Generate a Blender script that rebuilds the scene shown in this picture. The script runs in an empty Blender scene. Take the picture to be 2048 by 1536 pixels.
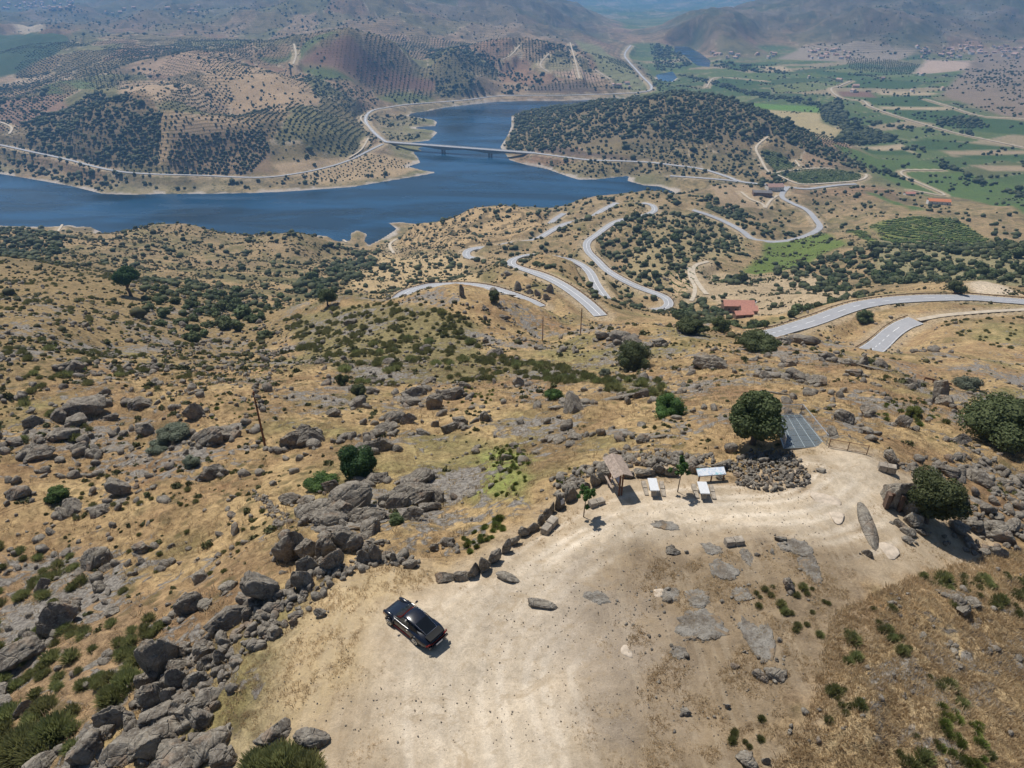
import bpy, math, random
import numpy as np
from math import radians, sin, cos, tan, pi
SC = bpy.context.scene
COL = SC.collection
# ------------------------------------------------------------------ camera
HC = 295.0                      # camera height above the reservoir
PITCH = radians(30.8)
F = 1420.0 / 2048.0             # focal length / picture width
cam_d = bpy.data.cameras.new("camera"); cam = bpy.data.objects.new("camera", cam_d); COL.objects.link(cam)
cam.location = (0, 0, HC); cam.rotation_euler = (pi/2 - PITCH, 0, 0)
cam_d.sensor_width = 36; cam_d.lens = 36 * F; cam_d.clip_start = 0.5; cam_d.clip_end = 60000
SC.camera = cam
# ------------------------------------------------------------------ light
SUN_EL = radians(60); SUN_AZ = (-0.60, 0.80)       # horizontal direction towards the sun
sv = (SUN_AZ[0]*cos(SUN_EL), SUN_AZ[1]*cos(SUN_EL), sin(SUN_EL))
ld = bpy.data.lights.new("sun", 'SUN'); sun = bpy.data.objects.new("sun", ld); COL.objects.link(sun)
ld.energy = 4.7; ld.angle = radians(0.5); ld.color = (1.0, 0.95, 0.87)
from mathutils import Vector, Matrix, Quaternion
sun.rotation_euler = Vector(sv).to_track_quat('Z', 'Y').to_euler()
W = bpy.data.worlds.new("World"); SC.world = W; W.use_nodes = True
nt = W.node_tree; nt.nodes.clear()
sky = nt.nodes.new('ShaderNodeTexSky'); sky.sky_type = 'NISHITA'; sky.sun_disc = False
sky.sun_elevation = SUN_EL; sky.sun_rotation = math.atan2(SUN_AZ[0], SUN_AZ[1]); sky.altitude = 400
sky.air_density = 1.0; sky.dust_density = 1.0; sky.ozone_density = 2.0
bg = nt.nodes.new('ShaderNodeBackground'); bg.inputs[1].default_value = 0.07
wo = nt.nodes.new('ShaderNodeOutputWorld')
nt.links.new(sky.outputs[0], bg.inputs[0]); nt.links.new(bg.outputs[0], wo.inputs[0])
SC.view_settings.view_transform = 'Standard'; SC.view_settings.look = 'None'
SC.view_settings.exposure = 0.0; SC.view_settings.gamma = 1.0
SC.render.engine = 'CYCLES'
SC.cycles.use_denoising = True
SC.cycles.max_bounces = 5; SC.cycles.diffuse_bounces = 2; SC.cycles.glossy_bounces = 2
SC.cycles.transmission_bounces = 4; SC.cycles.volume_bounces = 2; SC.cycles.transparent_max_bounces = 8
SC.cycles.use_adaptive_sampling = True; SC.cycles.adaptive_threshold = 0.02
SC.cycles.caustics_reflective = False; SC.cycles.caustics_refractive = False
SC.cycles.sample_clamp_indirect = 4
# ------------------------------------------------------------------ helpers
rng = np.random.default_rng(7); random.seed(7)
CP, SP = cos(PITCH), sin(PITCH)
def ray(px, py):                       # pixel of the 2048 x 1536 photograph -> direction
    u = (np.asarray(px, float)-1024)/1420; v = (768-np.asarray(py, float))/1420
    return u, CP+v*SP, -SP+v*CP
def azt(px, py):
    u, dy, dz = ray(px, py); h = np.hypot(u, dy)
    return np.arctan2(u, dy), -dz/h
def proj(x, y, z):
    dz = z-HC; dep = y*CP-dz*SP; up = y*SP+dz*CP
    return 1024+1420*x/dep, 768-1420*up/dep, dep
def onz(px, py, z):
    a, t = azt(px, py); r = (HC-z)/t
    return np.sin(a)*r, np.cos(a)*r
def sm(a, b, x): t = np.clip((x-a)/(b-a), 0, 1); return t*t*(3-2*t)
def _h(ix, iy, s):
    n = (ix.astype(np.int64)*374761393 + iy.astype(np.int64)*668265263 + s*974634777) & 0xffffffff
    n = ((n ^ (n >> 13)) * 1274126177) & 0xffffffff
    return ((n ^ (n >> 16)) & 0xffff) / 65535.0
def noise(x, y, s=0):
    ix = np.floor(x); iy = np.floor(y); fx = x-ix; fy = y-iy
    ux = fx*fx*fx*(fx*(fx*6-15)+10); uy = fy*fy*fy*(fy*(fy*6-15)+10)
    def g(dx, dy):
        a = _h(ix+dx, iy+dy, s)*2*pi
        return np.cos(a)*(fx-dx)+np.sin(a)*(fy-dy)
    a = g(0,0)*(1-ux)+g(1,0)*ux; b = g(0,1)*(1-ux)+g(1,1)*ux
    return (a*(1-uy)+b*uy)*1.5
def fbm(x, y, o=4, s=0, rid=False):
    t = 0; a = 1; n = 0
    for i in range(o):
        v = noise(x, y, s+i)
        if rid: v = 1-2*np.abs(v)
        t = t+a*v; n += a; a *= 0.5; x = x*2.03+17.1; y = y*2.03-9.3
    return t/n
def cells(x, y, sd=0):                 # jittered cells: random value of the cell, distance to its edge
    ix = np.floor(x); iy = np.floor(y); F1 = np.full(x.shape, 9.); F2 = F1.copy(); I = np.zeros(x.shape)
    for dx in (-1, 0, 1):
        for dy in (-1, 0, 1):
            a = ix+dx; b = iy+dy; d = np.hypot(a+.1+.8*_h(a, b, sd)-x, b+.1+.8*_h(a, b, sd+5)-y); h = _h(a, b, sd+9)
            F2 = np.where(d < F1, F1, np.minimum(F2, d)); I = np.where(d < F1, h, I); F1 = np.minimum(F1, d)
    return I, F2-F1
def pip(P, x, y):                     # point in polygon, with bounding box
    P = np.asarray(P); m = (x > P[:,0].min()) & (x < P[:,0].max()) & (y > P[:,1].min()) & (y < P[:,1].max())
    r = np.zeros(x.shape, bool); X = x[m]; Y = y[m]; c = np.zeros(X.shape, bool)
    for i in range(len(P)):
        x1, y1 = P[i]; x2, y2 = P[(i+1) % len(P)]
        if y1 == y2: continue
        c ^= ((y1 > Y) != (y2 > Y)) & (X < (x2-x1)*(Y-y1)/(y2-y1)+x1)
    r[m] = c; return r
def segd(P, x, y, closed=True):       # distance to a polyline
    d = np.full(x.shape, 1e9); P = np.asarray(P); n = len(P)
    for i in range(n if closed else n-1):
        ax, ay = P[i][:2]; bx, by = P[(i+1) % n][:2]; L = (bx-ax)**2+(by-ay)**2+1e-9
        t = np.clip(((x-ax)*(bx-ax)+(y-ay)*(by-ay))/L, 0, 1)
        d = np.minimum(d, (x-ax-t*(bx-ax))**2+(y-ay-t*(by-ay))**2)
    return np.sqrt(d)
def sdf(P, x, y, reach):              # signed distance, negative inside; far points get +reach
    P = np.asarray(P); out = np.full(x.shape, float(reach))
    m = (x > P[:,0].min()-reach) & (x < P[:,0].max()+reach) & (y > P[:,1].min()-reach) & (y < P[:,1].max()+reach)
    if m.any():
        d = segd(P, x[m], y[m]); out[m] = np.where(pip(P, x[m], y[m]), -d, d)
    return np.minimum(out, reach)
def spline(P, step):                  # Catmull-Rom through points, resampled
    P = np.asarray(P, float); Q = np.vstack([2*P[0]-P[1], P, 2*P[-1]-P[-2]]); out = []
    for i in range(1, len(Q)-2):
        p0, p1, p2, p3 = Q[i-1:i+3]; n = max(2, int(np.linalg.norm(p2-p1)/step*1.3)+1)
        for k in range(n):
            t = k/n
            out.append(0.5*((2*p1)+(-p0+p2)*t+(2*p0-5*p1+4*p2-p3)*t*t+(-p0+3*p1-3*p2+p3)*t**3))
    out.append(P[-1]); out = np.array(out)
    d = np.r_[0, np.cumsum(np.linalg.norm(np.diff(out, axis=0), axis=1))]
    s = np.arange(0, d[-1], step)
    return np.stack([np.interp(s, d, out[:,k]) for k in range(out.shape[1])], 1)
# ---- mesh helpers
def mesh_from(name, V, Fc, mat=None, smooth=False):      # V (n,3), Fc (m,k) array of equal faces, or list of faces
    me = bpy.data.meshes.new(name); V = np.asarray(V, np.float32)
    if isinstance(Fc, np.ndarray):
        m, k = Fc.shape
        me.vertices.add(len(V)); me.vertices.foreach_set('co', V.ravel())
        me.loops.add(m*k); me.loops.foreach_set('vertex_index', Fc.ravel().astype(np.int32))
        me.polygons.add(m); me.polygons.foreach_set('loop_start', np.arange(0, m*k, k, dtype=np.int32))
        me.update(calc_edges=True); me.validate()
    else:
        me.from_pydata([tuple(v) for v in V.tolist()], [], [list(f) for f in Fc]); me.update()
    if smooth: me.polygons.foreach_set('use_smooth', np.ones(len(me.polygons), bool))
    if mat: me.materials.append(mat)
    return me
def link(name, me, parent=None, loc=None, rot=None):
    o = bpy.data.objects.new(name, me); COL.objects.link(o)
    if parent: o.parent = parent
    if loc is not None: o.location = loc
    if rot is not None: o.rotation_euler = rot
    return o
def empty(name, loc=(0,0,0), rz=0.0, rx=0.0, ry=0.0):
    o = bpy.data.objects.new(name, None); COL.objects.link(o); o.location = loc; o.rotation_euler = (rx, ry, rz)
    o.empty_display_size = 0.3
    return o
def tag(o, label=None, cat=None, group=None, kind=None):
    if label: o['label'] = label
    if cat: o['category'] = cat
    if group: o['group'] = group
    if kind: o['kind'] = kind
    return o
ORD = "first second third fourth fifth sixth seventh eighth ninth tenth eleventh twelfth thirteenth fourteenth fifteenth sixteenth seventeenth eighteenth nineteenth twentieth".split()
def ordlabel(items, what, where, cat):          # items: (object, x, y in the picture); single each one out by its place in its cluster
    k = -(-len(items)//16); bands = {1: [''], 2: ['upper half'], 3: ['top band']}; nm = {1: [''], 2: ['upper half', 'lower half'], 3: ['top band', 'middle band', 'bottom band']}.get(k, ['top band', 'second band']+[ORD[i]+' band' for i in range(2, 19)])
    items = sorted(items, key=lambda t: t[2]); n = -(-len(items)//k)
    for b_ in range(k):
        L = sorted(items[b_*n:(b_+1)*n], key=lambda t: t[1])
        for i, (o, x, y) in enumerate(L):
            tag(o, f"{what}, {ORD[min(i,19)]} from left{', '+nm[b_] if nm[b_] else ''}, {where}", cat, f"{cat} cluster {where}")
class MB:                              # collects shapes into one mesh
    def __init__(s): s.v = []; s.f = []
    def add(s, V, Fc):
        b = len(s.v); s.v += [tuple(p) for p in V]; s.f += [[b+i for i in f] for f in Fc]; return s
    def box(s, c, d, rz=0, M=None, taper=1.0):
        x, y, z = d[0]/2, d[1]/2, d[2]/2; V = []
        for k in (-1, 1):
            t = taper if k > 0 else 1
            for (i, j) in ((-1,-1),(1,-1),(1,1),(-1,1)): V.append(Vector((i*x*t, j*y*t, k*z)))
        R = M or Matrix.Rotation(rz, 3, 'Z')
        V = [R@p+Vector(c) for p in V]
        return s.add(V, [(3,2,1,0),(4,5,6,7),(0,1,5,4),(1,2,6,5),(2,3,7,6),(3,0,4,7)])
    def tube(s, P, rad, n=8, cap=True):
        P = [Vector(p) for p in P]; rad = rad if hasattr(rad, '__len__') else [rad]*len(P); V = []
        for i, p in enumerate(P):
            t = (P[min(i+1, len(P)-1)]-P[max(i-1, 0)]).normalized()
            a = t.orthogonal().normalized() if i == 0 else (a-t*a.dot(t)).normalized()
            b = t.cross(a)
            V += [p+(a*cos(2*pi*k/n)+b*sin(2*pi*k/n))*rad[i] for k in range(n)]
        Fc = [(i*n+k, i*n+(k+1)%n, (i+1)*n+(k+1)%n, (i+1)*n+k) for i in range(len(P)-1) for k in range(n)]
        if cap: Fc += [tuple(range(n-1,-1,-1)), tuple((len(P)-1)*n+k for k in range(n))]
        return s.add(V, Fc)
    def build(s, name, mat, parent=None, smooth=False, loc=None, rot=None):
        me = mesh_from(name, np.array([tuple(v) for v in s.v]), s.f, mat, smooth)
        return link(name, me, parent, loc, rot)
# ---- material helpers
def mat_new(name):
    m = bpy.data.materials.new(name); m.use_nodes = True; t = m.node_tree; t.nodes.clear()
    out = t.nodes.new('ShaderNodeOutputMaterial'); b = t.nodes.new('ShaderNodeBsdfPrincipled')
    t.links.new(b.outputs[0], out.inputs[0]); b.inputs['Specular IOR Level'].default_value = 0.25
    return m, t, b
def N(t, kind, **kw):
    n = t.nodes.new(kind)
    for k, v in kw.items(): setattr(n, k, v)
    return n
def inp(t, s, v):
    if hasattr(v, 'is_output') or isinstance(v, bpy.types.NodeSocket): t.links.new(v, s)
    else: s.default_value = v
def mth(t, op, a, b=0.0, c=None):
    n = N(t, 'ShaderNodeMath', operation=op); inp(t, n.inputs[0], a); inp(t, n.inputs[1], b)
    if c is not None: inp(t, n.inputs[2], c)
    return n.outputs[0]
def mix(t, f, a, b, mode='MIX'):
    n = N(t, 'ShaderNodeMix', data_type='RGBA', blend_type=mode); inp(t, n.inputs[0], f)
    for i, v in ((6, a), (7, b)):
        if isinstance(v, (tuple, list)): v = tuple(v)+(1,) if len(v) == 3 else v
        inp(t, n.inputs[i], v)
    return n.outputs[2]
def nz(t, vec, scale, detail=4, rough=0.6, dist=0.0):
    n = N(t, 'ShaderNodeTexNoise'); n.inputs['Scale'].default_value = scale; n.inputs['Detail'].default_value = detail
    n.inputs['Roughness'].default_value = rough; n.inputs['Distortion'].default_value = dist
    if vec is not None: t.links.new(vec, n.inputs['Vector'])
    return n.outputs[0]
def ramp(t, f, a, b):                  # smooth 0..1 between a and b
    n = N(t, 'ShaderNodeMapRange', interpolation_type='SMOOTHSTEP'); inp(t, n.inputs[0], f)
    n.inputs[1].default_value = a; n.inputs[2].default_value = b; return n.outputs[0]
def bump(t, b, h, strength, dist):
    n = N(t, 'ShaderNodeBump'); n.inputs['Strength'].default_value = strength; n.inputs['Distance'].default_value = dist
    t.links.new(h, n.inputs['Height']); t.links.new(n.outputs[0], b.inputs['Normal'])
def simple(name, col, rough=0.6, metal=0.0, var=0.15, scale=6.0, bmp=0.0, spec=0.25):
    m, t, b = mat_new(name); g = N(t, 'ShaderNodeTexCoord').outputs['Object']
    n = nz(t, g, scale, 5, 0.65)
    c = mix(t, ramp(t, n, 0.3, 0.7), tuple(x*(1-var) for x in col), tuple(min(1, x*(1+var)) for x in col))
    t.links.new(c, b.inputs['Base Color']); b.inputs['Roughness'].default_value = rough; b.inputs['Metallic'].default_value = metal
    b.inputs['Specular IOR Level'].default_value = spec
    if bmp: bump(t, b, n, bmp, 0.02)
    return m
# ------------------------------------------------------------------ terrain
# control points: picture position where a spot of known height shows, then spots hidden behind crests (with distance)
CPTS = """700 1200 261;1000 1300 261;1300 1100 261;1300 1000 260.8;1500 1020 261;1650 950 260.8;1750 900 260.4;900 1500 261;1400 1450 261.4
1300 1250 261.3;2000 1500 262.5;2000 1250 260;1900 1100 259.6;1230 955 260.2;1000 1120 260.8;1560 900 259.6;1600 880 259.5
0 1500 254;300 1420 257.5;0 1200 247;200 1100 248;400 1150 253;560 1180 259;500 1000 250;700 1010 255.5;620 1090 257;900 1010 255;1000 920 252;1200 850 252;1400 800 249.5;1600 770 246;1800 800 246;2000 870 250;2000 950 255
0 950 244;0 800 240;0 700 235;200 900 242;400 900 244;200 800 238;400 800 241;600 800 240;530 890 245;800 800 239;1000 750 231;1200 720 224;1000 650 212;1080 680 208;1100 640 206;900 700 221;800 650 214;700 700 222
0 600 215;100 650 224;200 700 221;100 560 190;0 520 170;200 600 196;250 575 183;300 640 197;350 680 206;450 700 199;480 640 172;560 660 195;600 720 215;560 570 118;400 600 160;350 570 128;300 530 105;450 530 85;350 480 75;500 480 68;350 456 60;600 461 62;650 500 60;640 535 66;100 500 110;0 480 105;100 470 50;0 458 25;150 462 18
870 573 209;919 569 209;1029 593 207;1080 616 204;800 596 206;740 600 203;650 600 185;700 590 200
1203 634 152;1141 581 146;1042 537 137;1022 525 134;1090 511 130;1158 528 124;1210 595 112;1302 622 89;1338 607 88;1275 574 86;1193 520 80;1174 485 77;1227 446 73;1305 418 68;933 508 62;1022 487 60;1104 461 58;1206 420 50;1111 438 44;1160 396 34;1050 416 36;940 422 40;900 450 50;830 442 38;800 478 14;740 500 20;700 540 60;860 540 76;950 545 100;790 520 45;1250 382 37;1340 392 30
1230 650 218;1400 672 222;1550 700 226;1650 708 228;1750 728 229;1850 770 234;2000 810 240;1385 650 205;1440 645 196;1510 676 207
1539 668 173;1638 639 171;1724 610 169;1878 596 164;1997 600 158;2048 604 156;1738 704 167;1806 651 170;1833 641 171;1929 627 170;1900 680 185;2000 660 183;1950 730 205
1450 400 35;1380 440 60;1440 480 74;1350 480 84;1300 530 90;1400 540 82;1500 570 90;1400 590 96;1330 450 72;1500 430 32;1300 400 58;1400 385 24;1480 615 108;1560 600 112;1600 560 85;1550 484 38;1600 440 28;1640 455 36;1580 510 48;1750 395 25;1750 440 48;1700 490 62;1850 430 56;1900 400 14;1990 450 66;1950 490 92;2040 520 118;1850 540 104;1750 540 92;1650 590 104;1600 620 128;1950 570 140;2040 420 40;1560 375 22;1650 372 13
0 330 8;100 300 28;220 198 95;60 262 42;0 275 30;150 240 72;330 230 86;430 236 80;530 236 70;620 260 52;700 290 24;560 300 32;430 300 36;300 300 40;200 290 44;650 322 14;760 318 12;500 352 12;130 318 14
0 150 60;100 160 60;0 220 50;200 150 84;230 180 92;300 165 108;400 200 72;480 170 84;520 130 104;560 160 94;600 180 74;650 205 56;700 240 25;735 240 16;743 222 14;400 110 116;250 130 92;130 110 96;0 100 86
700 66 150;600 70 138;800 72 132;900 85 118;1000 82 104;1060 86 98;1150 102 74;1200 120 46;1250 150 22;1200 170 18;1100 168 24;1046 188 14;1000 178 18;900 190 15;850 150 42;750 130 84;750 170 46;800 120 74;1000 130 54;950 110 80;700 190 50;817 209 12;933 200 12;1124 191 12;1227 188 11;1300 180 8
0 30 92;200 30 96;400 62 88;300 82 84;100 60 84;500 30 128;700 30 138;900 30 122;1000 40 104;1100 60 72;1200 100 24;1100 30 108;900 5 156;700 2 176;1180 75 46;0 3 112;200 3 116;400 2 130
1300 130 5;1300 90 5;1450 130 6;1250 60 8;1250 42 -20;1250 20 -110;1250 2 -90;1330 22 -100;1400 4 -80;1200 32 -50;1190 4 -60;1640 18 -60;1300 50 -10;1330 150 5;1150 18 72
1380 62 60;1410 32 95;1370 92 10;1470 62 66;1500 92 12;1550 5 120;1480 25 86;1620 50 62;1660 62 56;1600 92 14;1700 62 66;1750 32 106;1830 2 136;1900 60 60;2040 60 56;1900 98 18;2040 104 20;2046 10 130
2040 200 16;1980 170 11;1900 180 7;1700 150 6;1550 150 5;1800 220 5;2000 300 5;1750 300 5;1900 350 6;1600 210 5;1450 160 5;2040 380 10;1660 120 9;1780 110 10
1060 226 4;1120 214 14;1200 204 44;1270 196 64;1350 189 72;1430 193 70;1490 211 60;1560 245 45;1640 285 28;1750 325 11;1850 370 7;1150 260 30;1080 290 14;1200 250 38;1200 300 17;1300 240 54;1300 290 27;1400 250 50;1400 300 27;1500 280 34;1500 332 15;1600 332 13;1430 332 16;1300 325 15;1120 313 15;1200 322 14;1400 338 15;1060 307 15"""
HID = """1350 300 1720 5;1200 300 1750 3;1500 250 1560 5;700 60 2350 84;500 60 2500 80;900 60 2500 70;1000 100 2600 60;1700 700 205 200;1600 700 190 205;1400 680 190 205;1850 760 160 215;1250 650 230 175;1000 600 250 172;900 570 260 165;750 590 280 150
220 200 1500 52;430 200 1430 46;300 150 1750 66;550 130 1800 60;350 440 850 8;600 440 830 8;900 430 880 6;1100 400 985 8;1250 400 1020 6;100 440 1060 4;30 440 1160 4;1410 20 4200 30;1550 5 5600 50;1800 0 5200 200;900 0 4400 230;300 0 6000 220;1250 0 11000 -70;1550 0 9000 -60;1640 0 10500 -60;700 0 9000 340;2040 0 6000 260;0 0 9000 320
1024 0 12000 380;-900 300 30 257;-900 300 100 246;-900 300 300 190;-900 300 1000 60;-900 300 4000 120;-900 300 12000 380;3000 300 30 262;3000 300 100 246;3000 300 300 180;3000 300 1000 60;3000 300 4000 140;3000 300 12000 380;1024 0 8 261;400 0 8 260;1700 0 8 261;2500 0 14 261;-300 0 14 259"""
ctl = []
for ln in CPTS.replace('\n', ';').split(';'):
    px, py, z = map(float, ln.split()); a, t = azt(px, py); ctl.append((a, math.log((HC-z)/t), z))
for ln in HID.replace('\n', ';').split(';'):
    px, py, r, z = map(float, ln.split()); a, _ = azt(px, py); ctl.append((a, math.log(r), z))
ctl = np.array(ctl); KA = 1.5; KC = 0.03
cu = np.stack([ctl[:,0]*KA, ctl[:,1]], 1)
def kern(a, b):
    return np.sqrt(((a[:,None,:]-b[None,:,:])**2).sum(2)+KC*KC)
_n = len(cu); _A = np.zeros((_n+3, _n+3)); _A[:_n,:_n] = kern(cu, cu)-np.eye(_n)*0.004
_A[:_n,_n] = 1; _A[:_n,_n+1:] = cu; _A[_n:,:_n] = _A[:_n,_n:].T
_w = np.linalg.solve(_A, np.r_[ctl[:,2], 0, 0, 0])
def rbf(az, lr):
    q = np.stack([az.ravel()*KA, lr.ravel()], 1); out = np.empty(len(q))
    for i in range(0, len(q), 20000):
        c = q[i:i+20000]; out[i:i+20000] = kern(c, cu)@_w[:_n]+_w[_n]+c@_w[_n+1:]
    return out.reshape(az.shape)
AZ = np.r_[np.radians(np.arange(-180, -48, 4.0)), np.radians(np.arange(-48, 48.01, 0.105)), np.radians(np.arange(52, 181, 4.0))]
LR = np.r_[np.linspace(math.log(2.5), math.log(16), 12)[:-1], np.arange(math.log(16), math.log(14000), 0.0066)]
NA, NR = len(AZ), len(LR)
# evaluate the smooth base on a coarser lattice and interpolate
ca = np.r_[np.radians(np.arange(-180, -48, 6.0)), np.radians(np.arange(-48, 48.1, 0.42)), np.radians(np.arange(54, 181, 6.0))]
cl = np.arange(math.log(2.4), math.log(14300), 0.02)
CG = rbf(*np.meshgrid(ca, cl, indexing='ij'))
# calm the unseen sector behind the camera
back = sm(radians(60), radians(110), np.abs(ca))[:,None]
CG = CG*(1-back)+back*np.interp(cl, np.log([2,60,200,800,3000,14000]), [261,258,225,120,140,380])[None,:]
def bilerp(G, ga, gl, a, l):
    i = np.clip(np.searchsorted(ga, a)-1, 0, len(ga)-2); j = np.clip(np.searchsorted(gl, l)-1, 0, len(gl)-2)
    u = np.clip((a-ga[i])/(ga[i+1]-ga[i]), 0, 1); v = np.clip((l-gl[j])/(gl[j+1]-gl[j]), 0, 1)
    return (G[i,j]*(1-u)+G[i+1,j]*u)*(1-v)+(G[i,j+1]*(1-u)+G[i+1,j+1]*u)*v
class Field:
    def __init__(s, G, ga, gl): s.G, s.ga, s.gl = G, ga, gl
    def at(s, x, y):
        x = np.asarray(x, float); y = np.asarray(y, float)
        return bilerp(s.G, s.ga, s.gl, np.arctan2(x, y), np.log(np.hypot(x, y)+1e-6))
    def hit(s, px, py, rmin=6.0, rmax=13000):
        a, t = azt(px, py); a = float(a); t = float(t)
        l = np.arange(math.log(rmin), math.log(rmax), 0.0025); r = np.exp(l)
        h = bilerp(s.G, s.ga, s.gl, np.full(l.shape, a), l); d = (HC-t*r)-h
        k = np.argmax(d <= 0)
        if d[k] > 0: k = len(l)-1
        if k > 0:
            f = d[k-1]/(d[k-1]-d[k]+1e-9); rr = r[k-1]+(r[k]-r[k-1])*f
        else: rr = r[0]
        return math.sin(a)*rr, math.cos(a)*rr, HC-t*rr
base0 = Field(CG, ca, cl)
# ---- water outline, at height 0
SHORE = [(-140,335),(0,348),(60,358),(140,372),(205,388),(260,390),(330,388),(420,388),(520,386),(600,382),(700,375),(790,360),(850,350),(876,345),(844,340),(817,333),(841,326),(837,316),(827,305),(847,302),(834,297),(858,292),(817,285),(858,282),(876,265),(865,260),(837,257),(817,256),(871,252),(875,244),(866,239),(817,232),(823,227),(858,222),(892,215),(953,208),(988,204),(1056,202),(1124,202),(1227,198),(1281,197),(1186,205),(1158,212),(1090,215),(1042,224),(1022,232),(1022,253),(1015,270),(1000,294),(1013,311),(1018,320),(1052,330),(1093,338),(1138,354),(1158,360),(1193,359),(1240,354),(1258,352),(1254,362),(1288,371),(1322,374),(1352,386),(1300,404),(1200,415),(1050,434),(940,440),(860,450),(800,444),(777,446),(793,458),(765,476),(738,490),(729,482),(735,468),(714,460),(690,472),(600,470),(480,475),(340,472),(300,468),(230,478),(190,482),(205,465),(180,453),(60,453),(0,451),(-140,450)]
RIV = [[(1312,150),(1345,143),(1354,155),(1342,164),(1318,161)],[(1350,92),(1378,94),(1402,108),(1421,122),(1418,134),(1394,131),(1368,110),(1348,104)]]
WP = [np.stack(onz([p[0] for p in P], [p[1] for p in P], 0.0), 1) for P in [SHORE]+RIV]
def wsd(x, y):
    d = np.full(x.shape, 90.0)
    for P in WP: d = np.minimum(d, sdf(P, x, y, 90.0))
    return d
def shore(z, d, fl=1.5):
    S = sm(0, 70, d)
    return np.where(d >= 0, np.maximum(z, fl)*S+np.minimum(d, 70)*0.10*(1-S), np.maximum(-10, d*0.35))
_a, _l = np.meshgrid(ca, cl, indexing='ij'); _x = np.sin(_a)*np.exp(_l); _y = np.cos(_a)*np.exp(_l)
base = Field(shore(CG, wsd(_x, _y), 1.5-400*sm(3500, 4200, np.exp(_l))), ca, cl)
# ---- roads (picture positions are read off, laid on the ground, then graded into it)
ROADS = [  # name, width, surface, line, points
 ('r', 7.0, 'c', [(772,284),(753,270),(735,250),(731,236),(743,222),(776,215),(817,209),(871,205),(933,200),(988,193),(1039,191),(1124,191),(1186,189),(1227,188),(1302,180),(1281,150),(1257,123),(1249,109),(1263,89)]),
 ('r', 5.5, '', [(-60,280),(0,290),(60,303),(130,318),(210,338),(280,347),(400,351),(520,355),(600,346),(660,333),(700,320),(735,303),(768,287)]),
 ('r', 7.0, 'c', [(1068,306),(1120,313),(1180,320),(1240,322),(1300,325),(1350,331),(1403,338),(1450,352),(1480,363),(1510,367),(1540,370),(1575,374)]),
 ('r', 6.5, '', [(1340,352),(1400,356),(1450,360),(1480,364)]),
 ('r', 7.0, '', [(1575,374),(1610,378),(1640,375),(1680,370),(1720,368)]),
 ('r', 7.0, '', [(1575,374),(1563,393),(1587,408),(1608,417),(1621,427),(1632,441),(1640,455),(1621,468),(1590,479),(1550,484),(1505,478),(1485,463),(1450,444),(1416,430),(1384,420)]),
 ('r', 7.2, 'c', [(1234,406),(1206,420),(1176,438),(1131,448),(1104,461),(1070,480),(1022,487),(988,494),(950,497),(933,504),(935,514),(958,518)]),
 ('r', 6.5, '', [(1128,427),(1111,438),(1097,450)]),
 ('r', 6.6, 'c', [(1284,406),(1305,411),(1309,422),(1288,431),(1261,436),(1227,446),(1193,470),(1174,485),(1176,503),(1193,520),(1213,540),(1240,557),(1275,574),(1305,585),(1329,595),(1338,607),(1329,617),(1302,622)]),
 ('r', 6.6, 'c', [(1212,598),(1193,571),(1179,544),(1158,528),(1131,518),(1090,511),(1056,511),(1029,518),(1022,528),(1042,537),(1073,547),(1107,561),(1141,581),(1176,608),(1203,634)]),
 ('r', 8.0, 'c', [(797,600),(813,585),(834,577),(871,571),(919,569),(960,573),(994,581),(1029,593),(1059,605),(1082,617)]),
 ('r', 7.0, 'd', [(1530,671),(1587,655),(1638,639),(1683,622),(1724,610),(1775,602),(1826,598),(1878,596),(1946,596),(1997,600),(2048,604),(2120,612)]),
 ('r', 7.0, 'd', [(1732,708),(1758,689),(1782,667),(1806,651),(1836,640)]),
 ('t', 2.4, '', [(1836,640),(1880,632),(1929,627),(1997,622),(2090,618)]),
 ('t', 3.5, '', [(1416,523),(1389,532),(1387,550),(1399,571),(1415,591)]),
 ('t', 2.8, '', [(1378,535),(1380,555),(1390,575),(1386,596),(1378,606)]),
 ('t', 4.0, '', [(1536,273),(1512,294),(1519,314),(1539,345),(1570,342),(1621,337),(1666,337)]),
 ('t', 4.0, '', [(1539,345),(1560,352),(1600,368),(1660,366),(1717,361),(1734,352),(1727,346)]),
 ('t', 4.5, '', [(1703,162),(1676,173),(1661,178),(1680,195),(1727,202),(1738,212),(1792,232),(1881,258),(1929,270),(2070,300)]),
 ('t', 4.0, '', [(1850,198),(1895,212),(1963,232),(2060,238)]),
 ('t', 4.0, '', [(0,244),(24,255),(17,270)]),
 ('t', 3.0, '', [(655,455),(672,470),(697,487)]),
 ('t', 3.0, '', [(125,449),(118,460),(107,474)]),
 ('t', 3.0, '', [(793,478),(779,490),(789,509)]),
 ('t', 4.0, '', [(588,88),(592,110),(586,130)]),
 ('t', 4.0, '', [(60,80),(147,85),(163,98)]),
 ('t', 3.5, '', [(1040,90),(1020,112),(1000,120)]),
 ('t', 3.5, '', [(1098,107),(1080,130),(1100,146)]),
 ('t', 3.5, '', [(1140,85),(1150,120),(1160,160)]),
 ('t', 3.5, '', [(1190,140),(1222,160)]),
 ('t', 3.2, '', [(745,262),(722,240),(724,230)]),
 ('t', 3.2, '', [(737,276),(722,300),(698,316)]),
 ('t', 3.5, '', [(1482,384),(1500,398),(1525,408),(1530,417)]),
 ('t', 3.5, '', [(1555,391),(1540,402),(1530,417)]),
 ('t', 3.5, '', [(1820,380),(1890,390),(1800,345),(1890,340)]),
 ('t', 3.5, '', [(1413,175),(1425,158),(1450,155),(1540,163)]),
 ('t', 3.0, '', [(1590,320),(1600,335)]),
]
RW = []
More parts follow.
